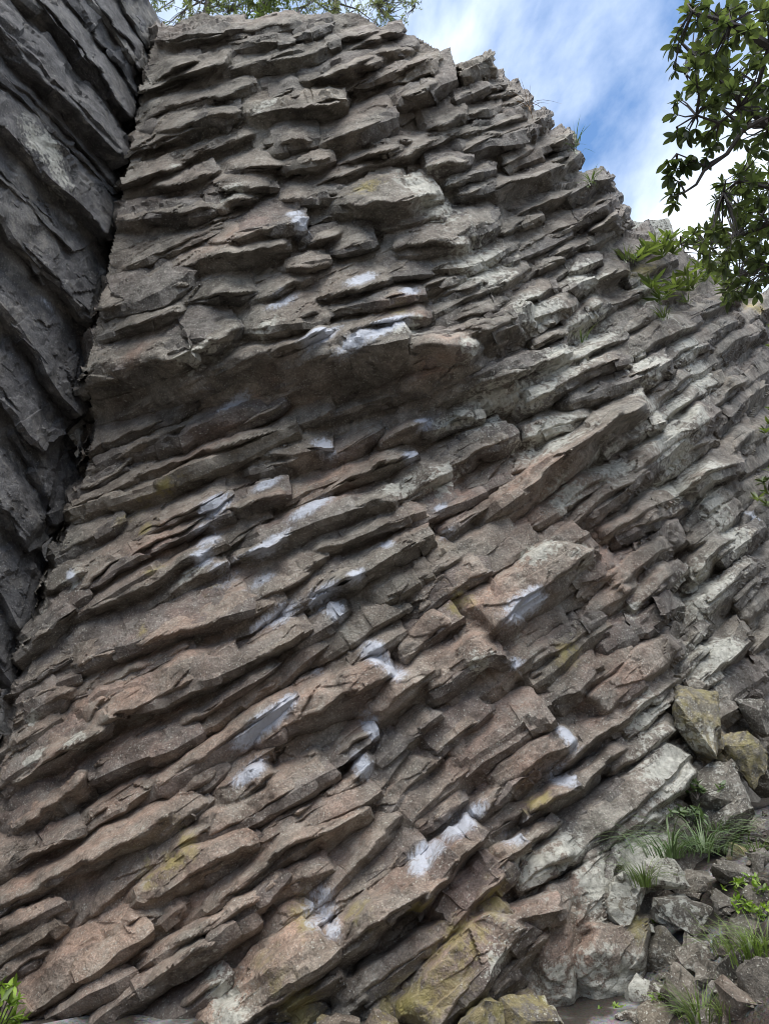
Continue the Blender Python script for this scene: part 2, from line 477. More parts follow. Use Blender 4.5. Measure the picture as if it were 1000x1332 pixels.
# ------------------------------------------------------------------ stains (chalk, lichen, ochre, reddish weathering) as blobs in space
STAIN_PX = dict(
    chalk=[(383, 268, 8, 6), (392, 285, 7, 8), (365, 379, 15, 7), (415, 432, 22, 6), (500, 424, 28, 8), (465, 440, 20, 7), (535, 369, 10, 6),
           (470, 355, 14, 9), (302, 522, 16, 5), (420, 570, 9, 13), (428, 580, 8, 6), (550, 548, 10, 5), (535, 590, 7, 6), (347, 622, 14, 6), (392, 606, 0.1, 1),
           (405, 657, 22, 7), (278, 655, 14, 9), (268, 690, 14, 11), (292, 738, 16, 12), (262, 720, 10, 8), (343, 710, 24, 6), (337, 748, 14, 6),
           (365, 795, 18, 8), (340, 806, 14, 5), (418, 775, 16, 9), (436, 790, 8, 12), (462, 749, 9, 5), (487, 847, 10, 14), (512, 868, 10, 11), (413, 863, 7, 8),
           (374, 914, 9, 7), (350, 935, 20, 8), (325, 958, 16, 6), (485, 945, 7, 17), (472, 995, 8, 12), (325, 1003, 16, 7), (585, 688, 8, 4), (575, 655, 7, 4),
           (503, 704, 6, 7), (676, 790, 24, 10), (690, 783, 14, 10), (673, 861, 8, 5), (740, 957, 8, 13), (735, 1008, 9, 9), (610, 1064, 20, 8), (598, 1075, 16, 6), (555, 1108, 15, 6),
           (545, 1125, 9, 5), (416, 1180, 13, 14), (426, 1196, 7, 12), (674, 1083, 12, 6), (985, 668, 6, 8), (62, 380, 6, 5), (40, 1000, 1, 1), (395, 150, 0.1, 1),
           (88, 745, 4, 8)],
    lichen=[(720, 560, 50, 24), (860, 560, 50, 34), (780, 420, 40, 24), (930, 640, 30, 40), (640, 525, 40, 22), (690, 510, 45, 22), (730, 470, 40, 20), (760, 455, 30, 18), (830, 520, 24, 12), (840, 480, 35, 18), (900, 450, 40, 18), (895, 535, 35, 25),
            (880, 590, 30, 25), (920, 480, 40, 25), (800, 600, 35, 20), (745, 640, 30, 18), (870, 640, 30, 18), (740, 730, 25, 16), (700, 720, 25, 12), (830, 790, 15, 10),
            (620, 860, 14, 16), (860, 380, 40, 25), (700, 400, 50, 20), (640, 330, 50, 30), (770, 360, 30, 20), (580, 620, 30, 16), (520, 630, 24, 14),
            (470, 1200, 0.1, 1), (760, 1310, 50, 30), (810, 1290, 40, 22), (740, 1330, 40, 20), (730, 1300, 26, 26), (700, 1130, 24, 20), (740, 1110, 24, 20), (780, 1150, 30, 24), (830, 1120, 30, 24), (850, 1080, 50, 20),
            (850, 930, 30, 20), (940, 850, 40, 25), (930, 760, 40, 30), (960, 700, 30, 25), (870, 1000, 60, 30), (640, 1240, 20, 14), (345, 420, 18, 10), (240, 470, 40, 8), (610, 450, 16, 12),
            (235, 745, 26, 8), (90, 750, 12, 12), (165, 785, 8, 6), (40, 985, 12, 7), (100, 965, 12, 8), (300, 245, 16, 8), (345, 128, 18, 8), (540, 420, 30, 10),
            (225, 205, 8, 6), (300, 1310, 14, 40), (440, 1110, 0.1, 1), (560, 240, 30, 40), (35, 935, 10, 7), (60, 190, 18, 20), (75, 230, 12, 14), (590, 545, 24, 10)],
    yellow=[(213, 632, 22, 7), (175, 655, 30, 12), (185, 680, 14, 12), (183, 818, 7, 6), (185, 1130, 12, 22), (240, 1095, 10, 22), (225, 1120, 18, 12), (600, 1230, 40, 22), (560, 1290, 40, 22), (520, 1310, 30, 16),
            (640, 1170, 20, 16), (915, 930, 18, 28), (960, 975, 20, 18), (935, 995, 25, 8), (600, 780, 20, 14), (745, 845, 20, 14), (700, 1040, 16, 10), (470, 1190, 18, 12), (545, 1180, 20, 10),
            (390, 1310, 22, 26), (360, 1270, 14, 20), (620, 1315, 22, 14), (690, 1315, 24, 16), (350, 710, 1, 1), (740, 1040, 1, 1), (200, 735, 14, 6), (280, 745, 22, 10), (395, 1190, 16, 20),
            (480, 235, 18, 12), (520, 395, 14, 8), (850, 345, 30, 14), (770, 420, 14, 6), (990, 390, 30, 14), (830, 1200, 20, 10)],
    red=[(150, 910, 140, 60), (90, 1000, 100, 60), (200, 1000, 120, 50), (60, 1140, 90, 40), (120, 1260, 120, 60), (300, 1120, 120, 50), (330, 960, 100, 50), (230, 820, 90, 30),
         (200, 700, 90, 30), (420, 620, 90, 30), (600, 640, 70, 30), (700, 640, 70, 40), (640, 800, 90, 50), (650, 950, 80, 50), (690, 1000, 60, 40), (430, 1080, 90, 50), (560, 1130, 70, 50),
         (330, 1230, 90, 40), (480, 900, 60, 40), (160, 460, 30, 12), (800, 730, 60, 60), (560, 470, 60, 20), (520, 390, 40, 12), (290, 560, 80, 20), (620, 1200, 80, 40), (740, 1220, 50, 60),
         (380, 1180, 60, 60), (550, 400, 20, 8), (300, 300, 60, 16), (800, 880, 60, 40)])
AX_D = np.array([0.81, 0.10, 0.58]); AX_D /= np.linalg.norm(AX_D)
AX_N = np.array([0.10, -0.99, 0.0]); AX_N -= AX_D * (AX_N @ AX_D); AX_N /= np.linalg.norm(AX_N)
AX_B = np.cross(AX_N, AX_D)
BLOBS = []
for ci, key in enumerate(('chalk', 'lichen', 'yellow', 'red')):
    for (x, y, rx, ry) in STAIN_PX[key]:
        if rx < 2: continue
        which = 'left' if (key != 'red' and x < 95 and y < 420) else 'main'
        p = cast(x, y, 0.18 if which == 'main' else 0.1, which)[0]
        s = np.linalg.norm(p - CAM) / FPX * (0.95 if key == 'red' else 1.0)
        kk = 1.3 if key == 'chalk' else 1.15
        BLOBS.append((ci, p, rx * s * kk, ry * s * kk, max(ry * s * 1.5, 0.24)))

def stains(V):
    st = np.zeros((len(V), 4), np.float32)
    lo, hi = V.min(0), V.max(0)
    for ci, p, ra, rb, rn in BLOBS:
        m = max(ra, rb, rn) * 2
        if (p < lo - m).any() or (p > hi + m).any(): continue
        d = V - p
        q = (d @ AX_D / ra) ** 2 + (d @ AX_B / rb) ** 2 + (d @ AX_N / rn) ** 2
        st[:, ci] = np.maximum(st[:, ci], np.exp(-q * 0.75))
    return st

def set_stain(me, st):
    a = me.attributes.new('stain', 'FLOAT_COLOR', 'POINT')
    a.data.foreach_set('color', np.ascontiguousarray(st, np.float32).ravel())

def roughen(V, N, seed=0, amp=1.0):
    """chipped relief of broken basalt"""
    anis = np.stack([V @ AX_D * 0.45, V @ AX_B, V @ AX_N], -1)
    d = 0.046 * facets(anis, 0.42, seed + 40) + 0.024 * facets(anis, 0.18, seed) + 0.007 * np.abs(vnoise(V * 14.0, seed + 20))
    d = d + 0.018 * fbm(anis, 2.6, 2, seed + 3) + 0.009 * fbm(V, 11.0, 3, seed + 9)
    return V + N * (d * amp)[:, None]

# ------------------------------------------------------------------ one basalt column
STEP = 0.040
def lens_of(mx, my, which):
    if which == 'left': return 0.10
    if mx > 560 and my < 340: return 0.25
    if my < 540 and mx < 640: return 0.55
    if mx < 540: return 0.30
    return 0.10

def column_mesh(c, which='main', mat=None, seed=0, amp=1.0):
    """c = (x0,y0,x1,y1, up, down, reach, set_back): photo pixels of the lower front edge from root to tip, height of the
    face above it and of the underside below it, and how far it stands out of the wall in metres"""
    x0, y0, x1, y1, up, dn = c[:6]
    px_, py_ = (c[0] + c[2]) / 2, (c[1] + c[3]) / 2
    reach = c[6] * (0.60 if which == 'left' else 0.58 if (px_ < 640 and py_ < 560) else 0.63 if px_ < 540 and py_ < 1150 else 0.70)
    o = c[7] if len(c) > 7 else 0.0
    r = np.random.default_rng(seed)
    ax = np.array([x1 - x0, y1 - y0], float); L = np.linalg.norm(ax); ax /= L
    pp = np.array([ax[1], -ax[0]])
    if pp[1] > 0: pp = -pp
    mx, my = (x0 + x1) / 2, (y0 + y1) / 2
    mid = cast(mx, my, 0, which)[0]
    mpp = np.linalg.norm(mid - CAM) / FPX
    # stations along the axis, with a few sharp cross breaks
    K = max(4, int(L * mpp / 0.42) + 3)
    s = list(np.linspace(0.0, 1.0, K)[1:-1] + r.uniform(-0.25, 0.25, K - 2) / K)
    st = [(-0.16, 0), (0.02, 0)] + [(v, 0) for v in s]
    nb = r.integers(0, 3) if L * mpp > 0.6 else 0
    for b in range(nb):
        at = r.uniform(0.2, 0.88)
        st += [(at - 0.8 / L, 0), (at + 0.8 / L, 1)]
    st.sort()
    st += [(1.0, 0)]
    S = np.array([v for v, _ in st]); brk = np.array([k for _, k in st])
    lens = float(np.clip(lens_of(mx, my, which) + r.uniform(-0.2, 0.2), 0, 1))
    sc = np.clip(S, 0, 1)
    pk = r.uniform(0.55, 0.85)
    lp = np.where(sc < pk, sc / pk, (1 - sc) / (1 - pk)) ** 0.8
    prof = (0.62 + 0.38 * sc) * (1 - lens) + (0.25 + 0.75 * lp) * lens
    prof[0] = 0.0
    mult, cur = [], 1.0
    for k in brk:
        if k: cur *= 1 + r.uniform(-0.24, 0.18)
        mult.append(cur)
    prof = prof * np.array(mult)
    n = len(S)
    def wob(a): return 1 + r.uniform(-a, a, n)
    jit = r.normal(0, 0.040, n) * (up + dn); jit[brk == 1] = np.roll(jit, 1)[brk == 1]
    A = np.array([x0, y0]) + ax * (S * L)[:, None] + pp * (jit + np.sin(sc * math.pi) * r.uniform(-0.015, 0.03) * L)[:, None]
    upv = up * wob(0.11) * 1.06
    dnv = dn * wob(0.15) * (1 - lens + lens * (0.35 + 0.65 * lp)) * 1.04
    km = r.uniform(0.40, 0.72)
    m = (1 - km) * r.uniform(0.65, 1.25)
    if r.random() < (0.75 if mx > 540 and my > 380 else 0.5 if my > 900 else 0.3 if my > 600 else 0.12):
        m = (1 - km) + km * r.uniform(0.40, 0.85)
    wf = r.uniform(0.22, 0.48); bl = r.uniform(0.70, 0.97)
    if reach > 0.33 and my > 640: m = (1 - km) + km * r.uniform(0.6, 0.85)
    R0 = reach + 0.13
    rails = [(A + pp * (upv * 1.15)[:, None], o - 0.40 + 0 * S), (A + pp * upv[:, None], o - 0.12 + 0 * S),
             (A + pp * (upv * km)[:, None], o - 0.13 + R0 * prof * m * wob(0.06)), (A, o - 0.13 + R0 * prof * wob(0.07)),
             (A - pp * (dnv * wf)[:, None], o - 0.13 + R0 * prof * bl * wob(0.05)), (A - pp * dnv[:, None], o - 0.12 + 0 * S), (A - pp * (dnv * 1.15)[:, None], o - 0.40 + 0 * S)]
    qv = np.array([1.15 * up, up, up * km, 0, -dn * wf, -dn, -1.15 * dn])
    # broken end: slanted cut, then straight back into the wall
    sl_up, sl_dn = r.uniform(-0.2, 0.45), r.uniform(-0.1, 0.6)
    face = r.uniform(2.0, 7.0)
    new = []
    for (P, h), q in zip(rails, qv):
        cut = min(0.08 * L, (sl_up * q if q > 0 else -sl_dn * q))
        P = P.copy(); P[-1] = P[-1] - ax * cut
        P = np.concatenate([P, [P[-1] + ax * face * (0.4 if abs(q) > 1e-6 else 1.0)]])
        h = np.concatenate([h, [o - 0.40]])
        new.append((P, h))
    rails = new
    Pc = np.stack([cast(q[:, 0], q[:, 1], hz, which) for q, hz in rails], 0)
    # refine, keeping every station and rail as a crisp line
    def refine(arr, axis, hidden=()):
        arr = np.moveaxis(arr, axis, 0)
        out = []
        for k in range(len(arr) - 1):
            d = np.linalg.norm(arr[k + 1] - arr[k], axis=-1).mean()
            nn = int(np.clip(round(d / STEP), 1, 24)) if k not in hidden else int(np.clip(round(d / (STEP * 3)), 1, 4))
            for t in range(nn): out.append(arr[k] * (1 - t / nn) + arr[k + 1] * (t / nn))
        out.append(arr[-1])
        return np.moveaxis(np.stack(out), 0, axis)
    cnt = []
    for k in range(len(rails) - 1):
        d = np.linalg.norm(Pc[k + 1] - Pc[k], axis=-1).mean()
        cnt.append(int(np.clip(round(d / STEP), 1, 24)) if k not in (0, len(rails) - 2) else int(np.clip(round(d / (STEP * 3)), 1, 4)))
    G = refine(refine(Pc, 0, (0, len(rails) - 2)), 1, (0, n - 1))
    strip = []
    for k, nn in enumerate(cnt):
        for t in range(nn): strip.append((1.0, 1.0, 0.30 if t / nn > 0.12 else 0.8, 0.0, 0.0, 0.0)[k])
    strip.append(0.0)
    nR, nC = G.shape[:2]
    V = G.reshape(-1, 3)
    idx = np.arange(nR * nC).reshape(nR, nC)
    Q = np.concatenate([np.stack([idx[:-1, :-1], idx[1:, :-1], idx[1:, 1:], idx[:-1, 1:]], -1).reshape(-1, 4),
                        np.stack([idx[-1, :-1], idx[0, :-1], idx[0, 1:], idx[-1, 1:]], -1).reshape(-1, 4)])
    sv = np.repeat(np.array(strip), nC)
    N = vert_normals(V, Q)
    if (N[idx[nR // 2]] * (CAM - V[idx[nR // 2]])).sum() < 0:
        Q = Q[:, ::-1]; N = -N
    sv = np.clip(sv + 0.35 * fbm(V, 5.0, 2, 11) * (sv > 0), 0, 1)
    V = roughen(V, N, seed % 7, amp)
    return V, Q, sv

def strip_stain(st, sv):
    """old joint faces along the top of a column are weathered tan, fresh broken faces stay grey"""
    st[:, 3] = np.clip(st[:, 3] * (0.50 + 0.6 * sv) + 0.10 * sv, 0, 1)
    return st

def add_column(c, parent, which, mat, seed, name='basalt_column', amp=1.0):
    V, Q, sv = column_mesh(c, which, mat, seed, amp)
    me = mesh_np(name, V, Q, mat, 26)
    st = strip_stain(stains(V), sv)
    set_stain(me, st)
    return link(bpy.data.objects.new(name, me), parent)

# ------------------------------------------------------------------ the cliff: solid core behind the columns
def top_z(X):
    return np.interp(X, [-5, -3.6, -2.6, 0.4, 1.2, 2.2, 3.2, 4.2, 5.0, 6.0, 8.0, 12.0], [11.6, 11.6, 12.0, 11.9, 11.2, 10.2, 9.2, 8.6, 8.6, 8.8, 9.3, 10.0])

def core_mesh():
    xs = np.concatenate([np.arange(-4.6, 6.0, 0.055), np.arange(6.0, 13.0, 0.12)])
    nz = 210
    V = []
    for X in xs:
        zt = top_z(X) - 0.22
        z = np.linspace(-0.8, zt, nz)
        y = S_main(np.full(nz, X), z) + 0.42 + 0.2 * sstep(zt - 1.3, zt, z)
        P = np.stack([np.full(nz, X), y, z], -1)
        back = np.array([[X, y[-1] + 0.5, zt + 0.10], [X, y[-1] + 1.6, zt + 0.25], [X, y[-1] + 5.0, zt + 0.4], [X, y[-1] + 5.0, -0.8]])
        V.append(np.concatenate([P, back]))
    n = len(V[0]); m = len(V)
    V = np.concatenate(V)
    idx = np.arange(m * n).reshape(m, n)
    Q = np.stack([idx[:-1, :-1], idx[1:, :-1], idx[1:, 1:], idx[:-1, 1:]], -1).reshape(-1, 4)
    N = vert_normals(V, Q)
    an = np.stack([V @ AX_D * 0.3, V @ AX_B, V @ AX_N], -1)
    V = V + N * (0.09 * facets(an, 0.42, 3) + 0.03 * facets(an, 0.2, 4) + 0.03 * fbm(an, 3.0, 3, 5))[:, None]
    me = mesh_np('cliff', V, Q, M_ROCK)
    st = stains(V); st[:, 3] *= 0.5
    set_stain(me, st)
    return me

cliff = link(bpy.data.objects.new('cliff', core_mesh()))
tag(cliff, 'tall grey-brown cliff face of slanting basalt columns', kind='structure')

def left_core_mesh():
    ys = np.arange(0.5, 6.95, 0.12)
    zs = np.linspace(-0.8, 17.0, 110)
    V = []
    for Y in ys:
        x = S_left(np.full(len(zs), Y), zs) - 0.10
        P = np.stack([x, np.full(len(zs), Y), zs], -1)
        back = np.array([[x[-1] - 4, Y, 17.2], [x[-1] - 4, Y, -0.8]])
        V.append(np.concatenate([P, back]))
    n = len(V[0]); m = len(V)
    V = np.concatenate(V)
    idx = np.arange(m * n).reshape(m, n)
    Q = np.stack([idx[:-1, :-1], idx[1:, :-1], idx[1:, 1:], idx[:-1, 1:]], -1).reshape(-1, 4)
    N = vert_normals(V, Q)
    V = V + N * (0.05 * facets(V, 0.5, 8) + 0.03 * fbm(V, 2.0, 3, 5))[:, None]
    me = mesh_np('buttress', V, Q, M_LEFT)
    set_stain(me, stains(V))
    return me

buttress = link(bpy.data.objects.new('buttress', left_core_mesh()))
tag(buttress, 'dark blue-grey rock buttress leaning in at the left of the deep crack', kind='structure')

# columns traced one by one: x0, y0, x1, y1, up, down, reach, set_back
HAND = [
 # crown of the cliff
 (205, 54, 320, 38, 16, 12, .20), (300, 50, 388, 30, 14, 16, .25), (383, 48, 432, 33, 14, 20, .30), (298, 60, 386, 50, 10, 24, .25), (372, 76, 442, 52, 14, 25, .30),
 (203, 100, 264, 76, 17, 18, .35), (262, 112, 305, 66, 18, 16, .20), (288, 94, 402, 68, 14, 25, .25), (392, 103, 494, 74, 22, 26, .35), (198, 150, 332, 108, 22, 13, .20), (352, 130, 398, 122, 24, 15, .20),
 (203, 174, 316, 140, 26, 28, .35), (320, 149, 454, 127, 22, 30, .40), (452, 92, 500, 78, 20, 14, .25), (413, 186, 520, 154, 30, 34, .42), (356, 187, 417, 177, 32, 26, .30), (366, 218, 434, 203, 18, 18, .30),
 (296, 224, 370, 214, 26, 8, .25), (198, 246, 288, 222, 24, 18, .30), (243, 260, 362, 244, 30, 7, .18), (283, 271, 337, 255, 13, 9, .25), (364, 263, 446, 254, 28, 14, .20), (438, 270, 574, 252, 34, 30, .48),
 (268, 320, 400, 287, 34, 28, .42), (440, 52, 492, 42, 12, 10, .2), (488, 49, 523, 40, 9, 9, .25), (450, 64, 502, 52, 12, 11, .2), (486, 72, 542, 60, 12, 20, .25), (506, 100, 571, 74, 9, 34, .40),
 (518, 132, 593, 97, 28, 24, .45), (594, 92, 639, 71, 5, 40, .55), (592, 131, 656, 107, 15, 15, .30), (636, 128, 676, 116, 12, 14, .2), (648, 145, 691, 130, 12, 15, .25), (556, 168, 606, 148, 26, 13, .25), (602, 152, 652, 137, 11, 19, .3),
 (598, 178, 682, 150, 19, 9, .25), (598, 193, 702, 165, 20, 32, .40), (656, 217, 702, 195, 21, 23, .30), (454, 209, 524, 190, 15, 19, .30), (498, 183, 543, 180, 8, 12, .2), (555, 218, 614, 205, 20, 22, .28),
 (582, 238, 646, 220, 17, 13, .25), (597, 253, 647, 240, 17, 15, .25), (640, 250, 737, 215, 19, 28, .42), (676, 279, 747, 245, 21, 12, .25), (692, 202, 737, 180, 15, 15, .3), (702, 218, 740, 203, 11, 15, .25), (682, 167, 713, 150, 9, 17, .3),
 (712, 192, 742, 175, 8, 17, .35), (730, 220, 752, 200, 9, 14, .3), (736, 254, 791, 232, 14, 20, .35), (750, 288, 802, 258, 17, 22, .4), (770, 305, 814, 275, 12, 22, .42), (652, 302, 706, 280, 20, 11, .2),
 (586, 303, 652, 283, 30, 26, .35), (516, 325, 610, 315, 30, 26, .32), (660, 344, 746, 305, 25, 6, .15), (712, 333, 752, 318, 14, 14, .25), (697, 350, 734, 335, 16, 11, .2), (716, 368, 780, 335, 20, 11, .2), (756, 379, 814, 348, 30, 14, .3),
 (720, 389, 772, 362, 22, 15, .25), (670, 398, 727, 374, 24, 17, .3), (597, 414, 667, 390, 15, 15, .2), (736, 429, 792, 395, 22, 15, .25), (786, 404, 852, 373, 14, 10, .25), (795, 441, 862, 400, 20, 20, .25), (812, 335, 850, 312, 22, 10, .2), (820, 372, 880, 335, 26, 10, .2),
 # middle left of the upper face
 (152, 288, 302, 274, 28, 18, .25), (228, 348, 380, 318, 24, 26, .38), (128, 408, 252, 364, 36, 32, .42), (238, 394, 337, 378, 38, 18, .35), (138, 437, 248, 404, 22, 20, .28), (104, 508, 317, 428, 50, 30, .55), (318, 434, 428, 412, 44, 20, .40),
 (345, 462, 438, 428, 17, 16, .38), (376, 484, 534, 440, 34, 45, .62), (524, 454, 632, 449, 20, 45, .58), (472, 533, 634, 478, 24, 18, .22), (515, 558, 638, 494, 20, 22, .28), (436, 483, 487, 462, 7, 10, .2), (280, 545, 440, 500, 26, 16, .20), (100, 590, 260, 530, 26, 18, .20), (330, 515, 480, 475, 16, 14, .18), (150, 545, 300, 500, 18, 16, .18), (200, 560, 300, 530, 12, 10, .14), (420, 545, 520, 512, 14, 12, .18),
 (556, 353, 622, 345, 22, 11, .25), (546, 379, 607, 362, 16, 18, .25), (576, 389, 642, 360, 16, 24, .25), (582, 424, 652, 398, 24, 16, .25), (592, 446, 692, 403, 22, 35, .45), (412, 388, 510, 365, 40, 11, .32), (486, 368, 562, 355, 40, 7, .18),
 (426, 408, 554, 382, 18, 9, .32), (414, 405, 502, 388, 11, 16, .2), (428, 436, 562, 413, 22, 12, .28), (372, 348, 427, 340, 18, 11, .25), (396, 318, 447, 300, 16, 11, .2), (426, 329, 492, 314, 35, 14, .2), (500, 300, 590, 280, 24, 10, .1),
 # right of the roof
 (616, 505, 740, 458, 22, 15, .38), (690, 453, 740, 432, 13, 11, .3), (696, 488, 817, 440, 20, 11, .32), (686, 528, 815, 463, 23, 19, .45), (570, 616, 672, 563, 38, 20, .36), (684, 568, 774, 542, 22, 15, .25), (650, 664, 840, 521, 26, 26, .58, .06),
 (784, 590, 860, 548, 23, 15, .38), (586, 694, 670, 642, 18, 13, .3), (614, 650, 704, 600, 35, 9, .12), (564, 669, 630, 640, 16, 18, .3), (694, 684, 828, 607, 28, 15, .28), (728, 696, 864, 600, 16, 19, .36), (784, 703, 882, 640, 21, 17, .32),
 (740, 524, 870, 472, 23, 28, .48), (825, 550, 907, 488, 28, 9, .26), (850, 550, 917, 510, 20, 7, .2), (796, 644, 934, 535, 36, 22, .42), (905, 515, 947, 494, 20, 9, .2), (925, 533, 972, 495, 25, 11, .2), (930, 565, 967, 525, 25, 15, .2),
 (955, 535, 998, 500, 20, 18, .25), (855, 625, 932, 570, 30, 11, .28), (856, 655, 968, 598, 30, 24, .42), (812, 474, 911, 418, 36, 11, .30), (866, 476, 942, 430, 25, 13, .36), (908, 445, 968, 414, 18, 20, .3), (935, 460, 993, 428, 18, 15, .25), (965, 425, 1015, 390, 20, 15, .25),
 (930, 610, 985, 560, 26, 16, .2), (965, 590, 1015, 550, 22, 16, .25), (880, 420, 960, 385, 18, 12, .25),
 # right flank
 (800, 705, 898, 655, 28, 16, .32), (795, 768, 896, 700, 40, 12, .28), (826, 798, 892, 738, 34, 12, .3), (790, 850, 885, 790, 36, 14, .28), (900, 715, 967, 663, 32, 9, .25), (900, 756, 960, 690, 36, 11, .25), (935, 730, 994, 683, 23, 19, .38),
 (880, 832, 988, 730, 24, 26, .25), (955, 788, 995, 752, 14, 17, .3), (784, 926, 888, 842, 46, 15, .34), (880, 856, 923, 814, 22, 11, .25), (875, 888, 918, 843, 26, 11, .25), (900, 898, 978, 828, 38, 11, .36), (910, 950, 1010, 860, 40, 14, .2), (975, 850, 1020, 800, 30, 14, .25), (960, 720, 1015, 650, 30, 14, .2),
 # dark bay below the roof, left
 (122, 608, 347, 526, 17, 32, .38), (60, 676, 388, 551, 15, 30, .42), (172, 704, 303, 640, 26, 16, .28), (98, 772, 287, 671, 25, 9, .26), (98, 803, 294, 704, 19, 16, .32), (98, 866, 332, 790, 46, 22, .42), (18, 855, 104, 790, 32, 22, .35),
 (62, 625, 135, 575, 24, 18, .15), (70, 720, 165, 672, 26, 20, .10),
 (296, 563, 377, 521, 15, 17, .32), (342, 594, 434, 582, 30, 10, .32), (326, 614, 422, 584, 19, 20, .2), (426, 594, 502, 555, 17, 20, .22), (496, 579, 562, 545, 11, 17, .35), (552, 562, 627, 544, 30, 15, .36), (396, 654, 542, 591, 22, 17, .28), (370, 655, 452, 619, 20, 7, .15),
 (506, 645, 547, 614, 26, 7, .15), (340, 709, 524, 645, 28, 28, .46), (410, 719, 552, 664, 28, 15, .32), (436, 757, 566, 695, 28, 25, .42), (276, 676, 378, 642, 26, 20, .42), (296, 715, 352, 670, 36, 6, .08), (305, 729, 367, 700, 10, 7, .32), (315, 795, 407, 744, 50, 7, .12),
 (400, 779, 474, 745, 19, 15, .34), (495, 785, 604, 723, 36, 17, .32),
 # lower left
 (22, 915, 103, 878, 12, 16, .2), (100, 910, 254, 844, 22, 8, .12), (108, 950, 318, 867, 46, 19, .44), (18, 1022, 143, 944, 32, 26, .42), (36, 1050, 264, 954, 36, 21, .28), (20, 1080, 122, 1010, 27, 26, .28), (236, 944, 364, 862, 23, 17, .34),
 (204, 1026, 388, 904, 19, 30, .38), (96, 1090, 208, 1017, 21, 13, .22), (268, 896, 403, 818, 36, 11, .38), (390, 840, 458, 789, 21, 15, .25), (424, 856, 533, 790, 42, 6, .10), (366, 890, 423, 840, 22, 6, .15), (335, 970, 518, 877, 46, 21, .46), (486, 936, 573, 868, 36, 19, .38),
 (400, 1016, 493, 949, 26, 19, .25), (274, 1090, 433, 999, 42, 21, .42), (496, 995, 573, 929, 26, 16, .28), (456, 1024, 485, 988, 16, 10, .25), (335, 1095, 473, 1014, 16, 15, .25), (335, 1112, 493, 1029, 25, 16, .28), (484, 1050, 528, 975, 48, 6, .12), (505, 1060, 575, 985, 40, 10, .15),
 (0, 1134, 108, 1077, 21, 11, .28), (-10, 1186, 228, 1060, 29, 21, .38), (-10, 1222, 84, 1171, 20, 26, .32), (115, 1196, 238, 1098, 50, 7, .06), (185, 1180, 338, 1098, 36, 17, .38), (115, 1226, 218, 1188, 32, 12, .15), (10, 1340, 195, 1213, 62, 12, .25), (62, 1328, 174, 1268, 14, 30, .28),
 (190, 1255, 343, 1163, 19, 15, .32), (104, 1342, 333, 1188, 23, 26, .38), (270, 1140, 338, 1084, 23, 15, .28), (264, 1190, 478, 1053, 29, 17, .34), (264, 1230, 375, 1138, 19, 15, .32), (354, 1166, 438, 1123, 26, 21, .25), (420, 1170, 523, 1058, 36, 11, .28), (425, 1190, 548, 1098, 32, 8, .12),
 (284, 1358, 438, 1238, 56, 15, .62, .10), (434, 1249, 578, 1148, 46, 13, .58, .10), (312, 1352, 452, 1273, 29, 23, .48, .06), (444, 1316, 623, 1188, 29, 15, .34), (484, 1338, 643, 1218, 42, 8, .12), (200, 1345, 300, 1270, 30, 20, .25),
 # centre and lower right
 (640, 820, 775, 712, 60, 24, .56, .06), (560, 900, 655, 845, 52, 22, .42), (600, 830, 690, 790, 30, 10, .2), (530, 860, 600, 800, 40, 14, .25), (640, 890, 720, 840, 20, 12, .2), (690, 870, 790, 800, 30, 14, .22), (680, 935, 770, 880, 24, 20, .28), (730, 905, 830, 850, 26, 12, .22), (610, 760, 700, 700, 36, 14, .25), (545, 800, 640, 740, 36, 12, .25), (700, 790, 800, 735, 36, 14, .2),
 (564, 981, 643, 924, 42, 11, .32), (604, 1012, 715, 934, 56, 17, .38), (626, 1066, 685, 1009, 30, 11, .28), (634, 1086, 693, 1048, 22, 9, .08), (648, 1032, 750, 961, 32, 17, .42), (734, 992, 884, 878, 36, 15, .42), (684, 1066, 755, 1021, 25, 13, .46), (744, 1032, 818, 973, 26, 11, .32),
 (742, 1118, 898, 983, 56, 13, .42), (794, 1006, 884, 943, 32, 9, .24), (794, 1102, 911, 998, 26, 15, .34), (764, 1126, 864, 1058, 26, 9, .24), (680, 1111, 730, 1066, 25, 9, .28), (674, 1157, 753, 1103, 36, 13, .32), (550, 1176, 633, 1084, 38, 11, .62, .12), (584, 1207, 663, 1128, 46, 13, .52, .08), (634, 1136, 692, 1094, 21, 22, .48, .08),
 (834, 1348, 838, 1192, 102, 18, .26), (788, 1245, 792, 1106, 58, 16, .22), (738, 1300, 744, 1140, 46, 12, .16), (560, 1355, 693, 1203, 78, 15, .50, .06), (645, 1212, 729, 1184, 23, 22, .48, .08), (634, 1300, 718, 1213, 42, 15, .25), (540, 1085, 610, 1040, 30, 10, .1), (815, 960, 895, 900, 34, 12, .25),
]

# columns of the left buttress, running down into the crack
LEFT = [
 (112, -12, 190, 96, 26, 16, .40), (90, -2, 186, 126, 22, 12, .22), (44, -10, 176, 162, 34, 22, .52), (-14, 18, 166, 210, 30, 34, .62), (-16, 78, 154, 252, 24, 14, .26), (-18, 140, 150, 312, 58, 16, .40), (-18, 208, 100, 330, 24, 10, .20),
 (150, -20, 194, 60, 26, 12, .2), (-14, -40, 120, 60, 26, 16, .2),
 (-20, 262, 128, 424, 62, 14, .34), (-20, 372, 60, 470, 40, 12, .22), (10, 410, 104, 540, 60, 14, .26), (-24, 480, 56, 590, 54, 12, .30), (20, 560, 76, 680, 50, 12, .20), (-26, 610, 40, 720, 56, 12, .26), (-20, 730, 34, 830, 60, 12, .20), (-26, 820, 14, 890, 50, 10, .18),
 (20, 300, 60, 372, 20, 8, .16),
]

